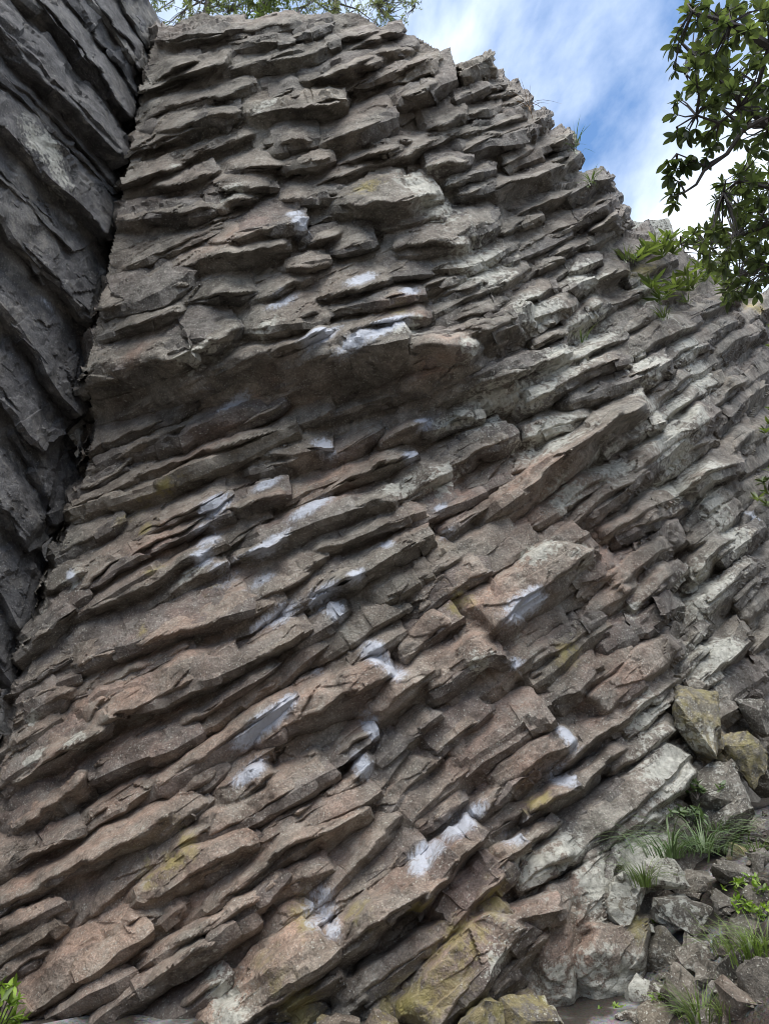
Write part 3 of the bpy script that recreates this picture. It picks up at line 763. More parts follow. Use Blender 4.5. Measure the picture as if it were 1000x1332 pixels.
# ------------------------------------------------------------------ the weathered face: one connected relief, cut into its columns
def n2(X, Y, scale, seed, oct=2):
    P = np.stack([X.ravel() / scale, Y.ravel() / scale, np.full(X.size, seed * 3.17)], -1)
    return fbm(P, 1.0, oct, seed).reshape(X.shape)

def inside(poly, X, Y):
    c = np.zeros(X.shape, bool)
    n = len(poly)
    for i in range(n):
        x1, y1 = poly[i]; x2, y2 = poly[(i + 1) % n]
        if y1 == y2: continue
        c ^= ((y1 > Y) != (y2 > Y)) & (X < (x2 - x1) * (Y - y1) / (y2 - y1) + x1)
    return c

def relief(cols, X, Y, which, base_amp=0.05, drop=-0.012):
    w1, w2 = n2(X, Y, 46.0, 3), n2(X, Y, 46.0, 4)
    w3, w4 = n2(X, Y, 13.0, 5), n2(X, Y, 13.0, 6)
    w5, w6 = n2(X, Y, 5.5, 7, 1), n2(X, Y, 5.5, 8, 1)
    WX = X + 5.0 * w1 + 2.2 * w3 + 0.7 * w5
    WY = Y + 5.0 * w2 + 2.2 * w4 + 0.7 * w6
    H = -0.13 + base_amp * n2(X, Y, 60.0, 9, 3)
    ID = np.full(X.shape, -1, int)
    SV = np.full(X.shape, 0.2)
    H, ID, SV, WX, WY = H.ravel(), ID.ravel(), SV.ravel(), WX.ravel(), WY.ravel()
    for i, c in enumerate(cols):
        x0, y0, x1, y1, up, dn = c[:6]
        reach = c[6] * (0.84 if which == 'main' else 0.62)
        o = c[7] if len(c) > 7 else 0.0
        r = np.random.default_rng(900 + i * 7 + (5000 if which == 'left' else 0))
        ax = np.array([x1 - x0, y1 - y0], float); L = np.linalg.norm(ax); ax /= L
        sgn = 1.0
        if -ax[0] > 0: sgn = -1.0                      # keep the upper side upwards in the picture
        pad = up + dn + 20
        e0, e1 = 0.15 * L * abs(ax[0]), 0.15 * L * abs(ax[1])
        sl = np.flatnonzero((WX > min(x0, x1) - pad - e0) & (WX < max(x0, x1) + pad + e0) & (WY > min(y0, y1) - pad - e1) & (WY < max(y0, y1) + pad + e1))
        if len(sl) == 0: continue
        dx, dy = WX[sl] - x0, WY[sl] - y0
        S = (dx * ax[0] + dy * ax[1]) / L
        Qv = (dx * ax[1] - dy * ax[0]) * sgn
        sc = np.clip(S, 0, 1)
        Qv = Qv - np.sin(sc * math.pi) * r.uniform(-0.02, 0.05) * L
        ks = np.linspace(-0.15, 1.1, max(5, int(L / 34) + 3))
        f_up = np.interp(S, ks, 1 + r.uniform(-0.14, 0.14, len(ks)))
        f_dn = np.interp(S, ks, 1 + r.uniform(-0.25, 0.25, len(ks)))
        f_re = np.interp(S, ks, 1 + r.uniform(-0.16, 0.16, len(ks)))
        lens = float(np.clip(lens_of((x0 + x1) / 2, (y0 + y1) / 2, which) + r.uniform(-0.2, 0.2), 0, 1))
        pk = r.uniform(0.5, 0.8)
        lp = np.where(sc < pk, sc / pk, (1 - sc) / (1 - pk)) ** 0.7
        prof = (0.60 + 0.40 * sc) * (1 - lens) + (0.20 + 0.80 * lp) * lens
        prof = prof * sstep(-0.13, 0.06, S)
        # cross breaks: the face steps back a little at each
        step = np.ones_like(S)
        for _ in range(r.integers(1, 4)):
            at = r.uniform(0.15, 0.9) + r.uniform(-0.12, 0.12) * Qv / max(up, 8)
            step = step * np.where(S > at, 1 + r.uniform(-0.22, 0.16), 1.0)
        u = np.maximum(up * f_up, 3.0)
        d = np.maximum(dn * f_dn * (1 - lens + lens * (0.35 + 0.65 * lp)), 2.0)
        slant = r.uniform(-0.1, 0.7)
        se = S + slant * np.abs(Qv) / L
        end = np.clip((1.0 - se) * L / r.uniform(4, 9), -1, 1)
        km = r.uniform(0.40, 0.72)
        m = (1 - km) * r.uniform(0.62, 1.30)            # flat or slightly hollow face up from a sharp lip
        mx_, my_ = (x0 + x1) / 2, (y0 + y1) / 2
        if r.random() < (0.75 if mx_ > 540 and my_ > 380 else 0.5 if my_ > 900 else 0.25 if my_ > 600 else 0.1): m = (1 - km) + km * r.uniform(0.40, 0.85)   # squarer column with a top strip
        v = Qv / u
        f_hi = np.where(v < km, 1 - (1 - m) * v / km, m * (1 - (v - km) / (1 - km)))
        wv = -Qv / d
        e = r.uniform(0.42, 0.95)
        f_lo = 1 - np.clip(wv, 0, None) ** e
        f = np.where(Qv >= 0, f_hi, f_lo)
        g = f * prof * f_re * step
        g = np.where(end < 1, np.minimum(g, g * np.clip(end, 0, 1)), g)
        h = o - 0.13 + (reach + 0.13) * g
        h = h - 0.25 * np.clip(-end, 0, 1) - 0.5 * np.clip(-0.02 - S, 0, 1) - 0.15 * np.clip(v - 1, 0, 2) - 0.15 * np.clip(wv - 1, 0, 2)
        better = h > H[sl]
        H[sl] = np.where(better, h, H[sl])
        ID[sl] = np.where(better, i, ID[sl])
        sv = np.where(v > km * 0.92, 1.0, np.where(v > 0, 0.30, 0.0)) * np.clip(end * 2, 0, 1)
        SV[sl] = np.where(better, sv, SV[sl])
    H = H - drop
    return H.reshape(X.shape), ID.reshape(X.shape), SV.reshape(X.shape)

def cast_grid(X, Y, H, which):
    """meet the base surface, moved out by H, on a dense grid"""
    ny, nx = X.shape
    k = 6
    ci = np.unique(np.concatenate([np.arange(0, ny, k), [ny - 1]])); cj = np.unique(np.concatenate([np.arange(0, nx, k), [nx - 1]]))
    cx, cy = X[np.ix_(ci, cj)].ravel(), Y[np.ix_(ci, cj)].ravel()
    T = []
    for a in range(0, len(cx), 3000):
        P = cast(cx[a:a + 3000], cy[a:a + 3000], 0.0, which)
        T.append((P - CAM)[:, 1] / rays(cx[a:a + 3000], cy[a:a + 3000])[:, 1])
    T = np.concatenate(T).reshape(len(ci), len(cj))
    rows = np.stack([np.interp(np.arange(nx), cj, T[q]) for q in range(len(ci))])
    full = np.stack([np.interp(np.arange(ny), ci, rows[:, q]) for q in range(nx)], 1).ravel()
    d = rays(X.ravel(), Y.ravel()); h = H.ravel()
    lo, hi = full - 1.6, full + 1.2
    for _ in range(15):
        t = (lo + hi) / 2
        Px, Py, Pz = d[:, 0] * t, d[:, 1] * t, CAM[2] + d[:, 2] * t
        if which == 'main':
            f = Py - (S_main(Px, Pz) - h * np.interp(Px, [0, 2, 4, 7], [1.0, 1.12, 1.32, 1.42]))
        else:
            f = (S_left(Py, Pz) + h) - Px
        hi = np.where(f > 0, t, hi); lo = np.where(f > 0, lo, t)
    return CAM + d * ((lo + hi) / 2)[:, None]

def solid_piece(V, N, Q, depth):
    """front faces plus a back sheet and side walls, so each piece is a block with thickness"""
    used, inv = np.unique(Q, return_inverse=True)
    q = inv.reshape(-1, 4)
    n = len(used)
    F = V[used]
    inward = F - np.array([0.0, 0.0, 1.6])
    B = F + inward / np.linalg.norm(inward, axis=1, keepdims=True) * depth     # into the rock
    e = np.concatenate([q[:, [0, 1]], q[:, [1, 2]], q[:, [2, 3]], q[:, [3, 0]]])
    code = e[:, 0].astype(np.int64) * n + e[:, 1]
    rev = e[:, 1].astype(np.int64) * n + e[:, 0]
    bd = e[~np.isin(code, rev)]
    side = np.stack([bd[:, 1], bd[:, 0], bd[:, 0] + n, bd[:, 1] + n], -1)
    return np.concatenate([F, B]), np.concatenate([q, side]), used

def flow_grid(vp, x_rng, y_rng, across, along):
    """sheet whose rows run along the columns"""
    cor = np.array([(x, y) for x in x_rng for y in y_rng], float) - np.array(vp)
    ang = np.unwrap(np.arctan2(cor[:, 1], cor[:, 0])); rad = np.hypot(cor[:, 0], cor[:, 1])
    rm = rad.mean()
    th = np.arange(ang.min(), ang.max(), across / rm); rr = np.arange(rad.min() * 0.93, rad.max(), along)
    RR, TH = np.meshgrid(rr, th)
    return vp[0] + RR * np.cos(TH), vp[1] + RR * np.sin(TH)

def face_relief(cols, poly, x_rng, y_rng, vp, which, parent, mat, n_single, depth, amp):
    X, Y = flow_grid(vp, x_rng, y_rng, 1.5, 2.6)
    X0, Y0 = X, Y
    X = np.clip(X, x_rng[0] - 10, x_rng[1] + 10); Y = np.clip(Y, y_rng[0] - 10, y_rng[1] + 10)
    H, ID, SV = relief(cols, X, Y, which)
    edge = np.zeros(H.shape, bool)
    edge[1:] |= ID[1:] != ID[:-1]
    edge[:, 1:] |= ID[:, 1:] != ID[:, :-1]
    soft = edge.astype(float)
    for _ in range(6):
        soft[:, 1:-1] = 0.25 * soft[:, :-2] + 0.5 * soft[:, 1:-1] + 0.25 * soft[:, 2:]
    soft[1:-1] = 0.25 * soft[:-2] + 0.5 * soft[1:-1] + 0.25 * soft[2:]
    H = H - 0.055 * soft * np.clip(0.5 + 1.6 * n2(X, Y, 30.0, 21), 0, 1)
    for _ in range(4):
        H[:, 1:-1] = 0.25 * H[:, :-2] + 0.5 * H[:, 1:-1] + 0.25 * H[:, 2:]
    H[1:-1] = 0.25 * H[:-2] + 0.5 * H[1:-1] + 0.25 * H[2:]
    V = cast_grid(X, Y, H, which)
    ny, nx = X.shape
    idx = np.arange(ny * nx).reshape(ny, nx)
    ok = inside(poly, X0, Y0)
    fo = ok[:-1, :-1] & ok[1:, :-1] & ok[1:, 1:] & ok[:-1, 1:]
    Q = np.stack([idx[:-1, :-1], idx[1:, :-1], idx[1:, 1:], idx[:-1, 1:]], -1)
    own = ID[:-1, :-1][fo]
    Q = Q[fo]
    keep = np.unique(Q)
    remap = np.zeros(ny * nx, int); remap[keep] = np.arange(len(keep))
    V = V[keep]; Q = remap[Q]; SV = SV.ravel()[keep]
    N = vert_normals(V, Q)
    if (N[Q[len(Q) // 2, 0]] @ (CAM - V[Q[len(Q) // 2, 0]])) < 0:
        Q = Q[:, ::-1]; N = -N
    out = np.array([0.0, 0.0, 1.6]) - V
    out /= np.linalg.norm(out, axis=1, keepdims=True)
    V = roughen(V, out * 0.85 + N * 0.15, 2, amp)
    sv = np.clip(SV.ravel() + 0.3 * fbm(V, 5.0, 2, 11), 0, 1)
    st = strip_stain(stains(V), sv)
    ids, cnt = np.unique(own[own >= 0], return_counts=True)
    order = ids[np.argsort(-cnt)]
    singles = [k for k in order[:n_single] if cnt[ids == k][0] >= 24]
    def piece(name, sel, dp):
        PV, PQ, used = solid_piece(V, N, Q[sel], dp)
        me = mesh_np(name, PV, PQ, mat, 24)
        set_stain(me, np.concatenate([st[used], st[used]]))
        return me
    for k in singles:
        link(bpy.data.objects.new('basalt_column', piece('basalt_column', own == k, depth)), parent)
    rest = ~np.isin(own, np.array(singles))
    if rest.any():
        o = link(bpy.data.objects.new('rock_between_columns', piece('rock_between_columns', rest, depth)), parent)
        tag(o, kind='stuff')
    print(which, 'faces', len(Q), 'columns', len(singles), 'rest', int(rest.sum()))

CRACK = [(196, 62), (188, 130), (178, 190), (160, 265), (142, 340), (122, 425), (104, 505), (92, 570), (74, 650), (58, 720), (40, 790), (18, 860), (2, 905), (-14, 960)]
SKYLINE = [(184, 66), (198, 58), (206, 46), (228, 30), (262, 13), (282, 22), (300, 22), (330, 25), (352, 17), (395, 17), (440, 17), (462, 15), (478, 22), (492, 36), (508, 40), (520, 42), (540, 46), (560, 58), (582, 76), (594, 84), (600, 88), (640, 104),
           (658, 108), (676, 121), (690, 140), (700, 152), (712, 156), (716, 176), (736, 180), (744, 196), (750, 214), (764, 234), (782, 238), (792, 250), (802, 268), (812, 292), (822, 310), (838, 320), (862, 318), (884, 322), (906, 336), (935, 350), (960, 370), (1020, 392)]
def shifted(line, dx): return [(x + dx, y) for x, y in line]

SKY_BLOCKS = [(594, 92, 639, 71, 5, 40, .55), (592, 131, 656, 107, 15, 15, .30), (636, 128, 676, 116, 12, 14, .2), (648, 145, 691, 130, 12, 15, .25), (682, 167, 713, 150, 9, 17, .3), (712, 192, 742, 175, 8, 17, .35), (736, 254, 791, 232, 14, 20, .35), (750, 288, 802, 258, 17, 22, .4), (770, 305, 814, 275, 12, 22, .42), (488, 49, 523, 40, 9, 9, .25)]

def filler_columns():
    W, Hh, D = 256, 340, 4
    mask = np.zeros((Hh, W), bool)
    yy, xx = np.mgrid[0:Hh, 0:W]
    def cover(c, grow=0.0):
        x0, y0, x1, y1, up, dn = c[:6]
        ax = np.array([x1 - x0, y1 - y0], float); L = np.linalg.norm(ax); ax /= L
        px, py = xx * D - x0, yy * D - y0
        t = px * ax[0] + py * ax[1]
        q = px * ax[1] - py * ax[0]
        return (t > -grow) & (t < L + grow) & (q > -dn - grow) & (q < up + grow)
    for c in HAND: mask |= cover(c, -2)
    vp = np.array([2800.0, -750.0])
    r = random.Random(5)
    fills = []
    for row in range(46):
        y0 = 40 + row * 38
        x = r.uniform(-60, 20)
        while x < 1010:
            yb = y0 - 0.42 * x
            d = vp - np.array([x, yb]); d /= np.linalg.norm(d)
            L = r.uniform(75, 150)
            w = (30 + 26 * min(max((yb - 100) / 900, 0), 1)) * r.uniform(0.8, 1.25)
            c = (x, yb, x + d[0] * L, yb + d[1] * L, w * 0.66, w * 0.36, r.uniform(0.12, 0.26), -0.02)
            x += L * 0.8
            mx, my = (c[0] + c[2]) / 2, (c[1] + c[3]) / 2
            if mx < -10 or mx > 1015 or my < 20 or my > 1345: continue
            lim = np.interp([c[0], mx, c[2]], [p[0] for p in SKYLINE], [p[1] for p in SKYLINE])
            if (np.array([c[1], my, c[3]]) - c[4] < lim + 4).any(): continue
            if mx < np.interp(my, [p[1] for p in CRACK], [p[0] for p in CRACK]) + 12: continue
            if my > np.interp(mx, [700, 760, 830, 900, 1000], [1400, 1330, 1150, 1060, 980]): continue
            cv = cover(c)
            n = cv.sum()
            if n == 0 or (mask & cv).sum() / n > 0.72: continue
            fills.append(c)
    return fills

def build_columns():
    fills = filler_columns()
    cols = HAND + fills
    poly = SKYLINE + [(1020, 1352)] + [(-14, 1352)] + shifted(CRACK[::-1], -16)
    face_relief(cols, poly, (-14, 1018), (8, 1350), (2800.0, -750.0), 'main', cliff, M_ROCK, 0, 0.22, 1.0)
    lp = [(-24, -30), (198, -30)] + shifted(CRACK, -8) + [(-24, 960)]
    face_relief(LEFT, lp, (-24, 206), (-30, 930), (2400.0, 2400.0), 'left', buttress, M_LEFT, 0, 0.22, 1.0)
    for i, c in enumerate(HAND):
        add_column(c, cliff, 'main', M_ROCK, 1000 + i)
    room = max(0, 299 - len(HAND))
    fills.sort(key=lambda c: -(c[4] + c[5]) * math.hypot(c[2] - c[0], c[3] - c[1]))
    for i, c in enumerate(fills[:room]):
        add_column(c, cliff, 'main', M_ROCK, 5000 + i)
    rest = fills[room:]
    if rest:
        Vs, Qs, b, Ss = [], [], 0, []
        for i, c in enumerate(rest):
            V, Q, sv = column_mesh(c, 'main', M_ROCK, 7000 + i)
            Ss.append(sv); Vs.append(V); Qs.append(Q + b); b += len(V)
        V = np.concatenate(Vs)
        me = mesh_np('small_columns', V, np.concatenate(Qs), M_ROCK, 26)
        set_stain(me, strip_stain(stains(V), np.concatenate(Ss)))
        tag(link(bpy.data.objects.new('small_columns', me), cliff), kind='stuff')
    for i, c in enumerate(LEFT):
        add_column(c, buttress, 'left', M_LEFT, 3000 + i)
    print('columns', len(HAND), 'fill', len(fills))
build_columns()

# ------------------------------------------------------------------ ground
def ground():
    xs = np.concatenate([np.linspace(-400, -8, 14), np.arange(-7.5, 9, 0.16), np.linspace(9.5, 400, 14)])
    ys = np.concatenate([np.linspace(-400, -6, 14), np.arange(-5.5, 11, 0.16), np.linspace(12, 400, 14)])
    X, Y = np.meshgrid(xs, ys)
    Z = ground_z(X, Y)
    P = np.stack([X, Y, Z], -1).reshape(-1, 3)
    near = (np.abs(P[:, 0]) < 10) & (np.abs(P[:, 1]) < 12)
    P[:, 2] += near * (0.07 * fbm(P, 1.3, 3, 2) + 0.03 * fbm(P, 5.0, 2, 4))
    ny, nx = X.shape
    idx = np.arange(ny * nx).reshape(ny, nx)
    Q = np.stack([idx[:-1, :-1], idx[:-1, 1:], idx[1:, 1:], idx[1:, :-1]], -1).reshape(-1, 4)
    o = link(bpy.data.objects.new('ground', mesh_np('ground', P, Q, M_SOIL)))
    tag(o, 'bare brown soil slope rising to the right at the cliff foot', kind='structure')
ground()

def cast_ground(px, py):
    d = rays(px, py)
    t = np.linspace(1.5, 14, 1200)
    P = CAM + d[None, :] * t[:, None]
    below = P[:, 2] < ground_z(P[:, 0], P[:, 1])
    wall = P[:, 1] > S_main(P[:, 0], P[:, 2]) - 0.15
    i = int(np.argmax(below | wall)) if (below | wall).any() else len(t) - 1
    return P[i], t[i]

# ------------------------------------------------------------------ loose rocks
def boulder_mesh(w, d, h, seed, blocky=0.92, npts=15):
    r = random.Random(seed)
    bm = bmesh.new()
    for _ in range(npts):
        v = Vector((r.gauss(0, 1), r.gauss(0, 1), r.gauss(0, 1))).normalized()
        m = max(abs(v.x), abs(v.y), abs(v.z))
        v = v * (1 - blocky) + (v / m) * blocky * 0.85
        v *= r.uniform(0.86, 1.05)
        bm.verts.new((v.x * w / 2, v.y * d / 2, v.z * h / 2))
    res = bmesh.ops.convex_hull(bm, input=bm.verts)
    junk = list({e for e in res['geom_interior'] + res['geom_unused'] if isinstance(e, bmesh.types.BMVert) and e.is_valid})
    if junk: bmesh.ops.delete(bm, geom=junk, context='VERTS')
    bmesh.ops.triangulate(bm, faces=bm.faces)
    target = 0.035
    for _ in range(5):
        long_e = [e for e in bm.edges if e.calc_length() > target * 1.6]
        if not long_e or len(bm.faces) > 5000: break
        bmesh.ops.subdivide_edges(bm, edges=long_e, cuts=1)
        bmesh.ops.triangulate(bm, faces=[f for f in bm.faces if len(f.verts) > 3])
    bm.normal_update()
    V = np.array([v.co[:] for v in bm.verts]); N = np.array([v.normal[:] for v in bm.verts])
    Pn = V + seed * 3.7
    dsp = 0.035 * facets(Pn, 0.34, 7) + 0.014 * facets(Pn, 0.14, 1) + 0.010 * fbm(Pn, 4.0, 2, 3) + 0.008 * fbm(Pn, 12.0, 3, 5)
    V = V + N * dsp[:, None]
    for v, c in zip(bm.verts, V): v.co = c
    me = bpy.data.meshes.new('rock')
    bm.to_mesh(me); bm.free()
    me.polygons.foreach_set('use_smooth', np.ones(len(me.polygons), bool))
    me.set_sharp_from_angle(angle=R(32))
    me.materials.append(M_BOULDER)
    return me

def add_boulder(name, label, cat, px, py, w, h, seed, rot=0.0, depth=None, lift=0.0, group=None, stain=None, on='ground', off=0.1):
    """w, h in photo pixels"""
    if on == 'ground':
        p, t = cast_ground(px, py)
    else:
        p = cast(px, py, off)[0]; t = np.linalg.norm(p - CAM)
    s = t * 1.0 / FPX * (1.05 if on == 'ground' else 0.82)
    W, Hh = w * s * 1.22, h * s * 1.22
    Dp = (W + Hh) / 2 * 0.9 if depth is None else depth
    me = boulder_mesh(W, Dp, Hh, seed)
    o = bpy.data.objects.new(name, me)
    o.location = Vector(p) + Vector((0, 0, lift))
    o.rotation_euler = (random.uniform(-0.2, 0.2), -R(rot), random.uniform(-0.3, 0.3))
    link(o)
    M = o.matrix_basis
    V = np.array([(M @ v.co)[:] for v in me.vertices])
    st = stains(V)
    if stain: 
        for k, val in stain.items(): st[:, 'clyr'.index(k)] = np.maximum(st[:, 'clyr'.index(k)], val)
    set_stain(me, st)
    tag(o, label, cat, group)
    return o

G_R = 'loose rocks at the foot of the cliff'
ROCKS = [
 (905, 1196, 92, 44, -14, 'large flat grey lichen-spotted rock slab below the drooping dark grass', dict(l=.45)),
 (862, 1242, 60, 66, 20, 'grey angular rock left below the large flat slab', dict(l=.15)),
 (908, 1243, 52, 46, -25, 'grey block tucked under the right end of the large flat slab', dict(l=.3)),
 (838, 1206, 30, 20, -25, 'small wedge of rock with a white lichen cap beside the big slab', dict(l=.8)),
 (890, 1300, 52, 72, 12, 'upright grey slab of rock above the bottom grass clump', dict(l=.1)),
 (922, 1272, 42, 38, -30, 'small brown-grey rock behind the upright slab', None),
 (962, 1312, 66, 56, -40, 'reddish-brown rock at the bottom right corner', dict(r=.9)),
 (842, 1296, 52, 46, -20, 'lichen-flecked rock with a dark hollow beside the pale lichen slab', dict(l=.5)),
 (852, 1328, 50, 30, 5, 'flat grey rock at the bottom edge left of the grass clump', None),
 (990, 1124, 34, 30, 15, 'pale brown rock near the right edge above the leafy weeds', None),
 (958, 1140, 60, 30, -10, 'low brown-grey rock to the right of the drooping grass', None),
 (958, 1112, 28, 24, -20, 'yellowish-brown rock in the grass by the cliff foot', dict(y=.8)),
 (936, 1176, 34, 30, -35, 'smooth grey-brown rock above the right end of the flat slab', None),
 (966, 1216, 44, 48, -30, 'mossy grey rock among the green weeds', dict(y=.35)),
 (990, 1280, 46, 56, -35, 'long grey rock at the right edge above the reddish one', None),
 (958, 1262, 44, 42, -35, 'broken grey rock between the weeds and the reddish one', None),
 (842, 1126, 74, 64, 15, 'big pale rock crusted with white lichen left of the drooping grass', dict(l=.75)),
 (806, 1172, 36, 54, -30, 'narrow lichen-streaked rock leaning on the pale lichen slab', dict(l=.7)),
 (988, 1076, 40, 40, 10, 'grey rock at the right edge above the grass', dict(l=.2)),
 (900, 1150, 60, 30, -5, 'dark rock half hidden under the drooping grass', None),
 (935, 1235, 26, 26, 10, 'small brown stone to the right of the tucked block', None),
 (984, 1170, 30, 24, 0, 'small soil-stained stone on the bare earth at right', None),
 (820, 1330, 36, 24, 0, 'dark little rock at the bottom edge by the white lichen', dict(l=.3)),
 (925, 1330, 30, 22, 0, 'small grey stone behind the bottom grass clump', None),
]
for i, (x, y, w, h, rot, lab, st) in enumerate(ROCKS):
    add_boulder('rock', lab, 'rock', x, y, w, h, 40 + i, rot, group=G_R, stain=st)

BIGS = [
 (622, 1330, 70, 54, 20, 'yellow-stained boulder at the bottom edge, left of its neighbour', dict(y=.7), .35),
 (690, 1322, 72, 60, 10, 'yellow-grey boulder at the bottom edge beside the lichen slab', dict(y=.6), .3),
 (916, 935, 84, 100, 40, 'big rock with a bright yellow lichen patch by the right edge', dict(y=.55), .3),
 (962, 980, 56, 64, 45, 'ochre-topped rock wedged between bigger rocks at right', dict(y=.6), .3),
 (934, 1028, 78, 66, 35, 'grey lichen-covered block below the ochre-topped rock', dict(l=.35), .3),
 (945, 1068, 74, 44, 35, 'long grey block under the lichen-covered one', dict(l=.3), .3),
 (985, 930, 40, 60, 30, 'grey rock in the gap at the right edge beside the yellow patch', dict(l=.3), .2),
 (990, 1010, 34, 50, 30, 'grey stone at the right edge right of the ochre-topped rock', dict(l=.3), .25),
 (505, 1335, 50, 34, 0, 'reddish rock at the bottom edge under the slanting columns', dict(r=.8), .3),
 (440, 1336, 50, 26, 0, 'brown rock at the bottom edge left of the reddish one', dict(r=.6), .3),
]
for i, (x, y, w, h, rot, lab, st, off) in enumerate(BIGS):
    add_boulder('boulder', lab, 'boulder', x, y, w, h, 140 + i, rot, on='wall', off=off, stain=st, group='boulders along the cliff foot')

def gravel():
    r = random.Random(91)
    Vs, Ts, b = [], [], 0
    for _ in range(520):
        x, y = r.uniform(1.9, 4.6), r.uniform(4.0, 8.0)
        if y > float(S_main(np.array([x]), np.array([0.8]))[0]) - 0.1: continue
        bm = bmesh.new()
        sz = 0.02 + 0.07 * r.random() ** 2
        for _k in range(10):
            v = Vector((r.gauss(0, 1), r.gauss(0, 1), r.gauss(0, 1))).normalized()
            bm.verts.new((v.x * sz, v.y * sz * 0.8, v.z * sz * 0.6))
        bmesh.ops.convex_hull(bm, input=bm.verts)
        bmesh.ops.triangulate(bm, faces=bm.faces)
        bm.verts.index_update()
        z = float(ground_z(x, y)) + 0.02
        Vs.append(np.array([v.co[:] for v in bm.verts]) + np.array([x, y, z]))
        Ts.append(np.array([[v.index for v in f.verts] for f in bm.faces]) + b); b += len(bm.verts)
        bm.free()
    V = np.concatenate(Vs)
    me = mesh_np('gravel', V, np.zeros((0, 4), int), M_BOULDER, 30, tris=np.concatenate(Ts))
    set_stain(me, np.zeros((len(V), 4), np.float32) + np.array([0, .1, .1, .3], np.float32))
    tag(link(bpy.data.objects.new('gravel', me)), 'small broken stones scattered on the soil between the loose rocks', kind='stuff')
gravel()

# far crag beyond the right shoulder of the cliff
def far_crag():
    p = px_point(826, 348, 19.0)
    me = boulder_mesh(2.4, 2.6, 3.4, 333, 0.3)
    o = bpy.data.objects.new('crag', me); o.location = p; o.rotation_euler = (0, R(32), 0.3)
    link(o)
    st = np.zeros((len(me.vertices), 4), np.float32); st[:, 1] = .7
    set_stain(me, st)
    tag(o, 'pale distant rock crag showing behind the right shoulder of the cliff', 'crag')
far_crag()

# ------------------------------------------------------------------ plants
def tube(pts, rad, sides=6):
    """tapered tube through pts, returns V, Q"""
    pts = [Vector(p) for p in pts]
    n = len(pts)
    V, Q = [], []
    ref = Vector((0.3, 0.2, 1)).normalized()
    for i, p in enumerate(pts):
        d = (pts[min(i + 1, n - 1)] - pts[max(i - 1, 0)]).normalized()
        a = d.cross(ref)
        if a.length < 1e-3: a = d.cross(Vector((1, 0, 0)))
        a.normalize(); b = d.cross(a)
        r = rad[i] if hasattr(rad, '__len__') else rad
        for k in range(sides):
            an = 2 * math.pi * k / sides
            V.append(p + a * math.cos(an) * r + b * math.sin(an) * r)
    for i in range(n - 1):
        for k in range(sides):
            k2 = (k + 1) % sides
            Q.append((i * sides + k, i * sides + k2, (i + 1) * sides + k2, (i + 1) * sides + k))
    return np.array([v[:] for v in V]), np.array(Q)

class Bag:
    def __init__(s): s.V, s.Q, s.n = [], [], 0
    def add(s, V, Q):
        s.V.append(np.asarray(V)); s.Q.append(np.asarray(Q) + s.n); s.n += len(V)
    def build(s, name, mat, parent=None, kind=None, smooth=40):
        V = np.concatenate(s.V)
        if parent is not None: V = V - np.array(parent.location[:])
        o = link(bpy.data.objects.new(name, mesh_np(name, V, np.concatenate(s.Q), mat, smooth)), parent)
        if kind: o['kind'] = kind
        return o

def leaf_shape(L, W, fold=0.25, curl=0.15, n=5, blunt=0.7):
    """leaf along +X, upper side +Z; returns V, Q"""
    V = []
    for i in range(n + 1):
        t = i / n
        w = W / 2 * (math.sin(math.pi * t ** blunt) ** 0.7 if 0 < t < 1 else 0.08)
        z = -curl * L * t * t
        x = L * t
        V += [(x, -w, z + fold * w), (x, 0, z), (x, w, z + fold * w)]
    Q = []
    for i in range(n):
        for k in range(2):
            a = i * 3 + k
            Q.append((a, a + 3, a + 4, a + 1))
    return np.array(V), np.array(Q)

def frame(d, roll):
    d = d.normalized()
    up = Vector((0, 0, 1))
    y = up.cross(d)
    if y.length < 1e-3: y = Vector((0, 1, 0))
    y.normalize(); z = d.cross(y)
    M = Matrix((d, y, z)).transposed()
    return M @ Matrix.Rotation(roll, 3, 'X')

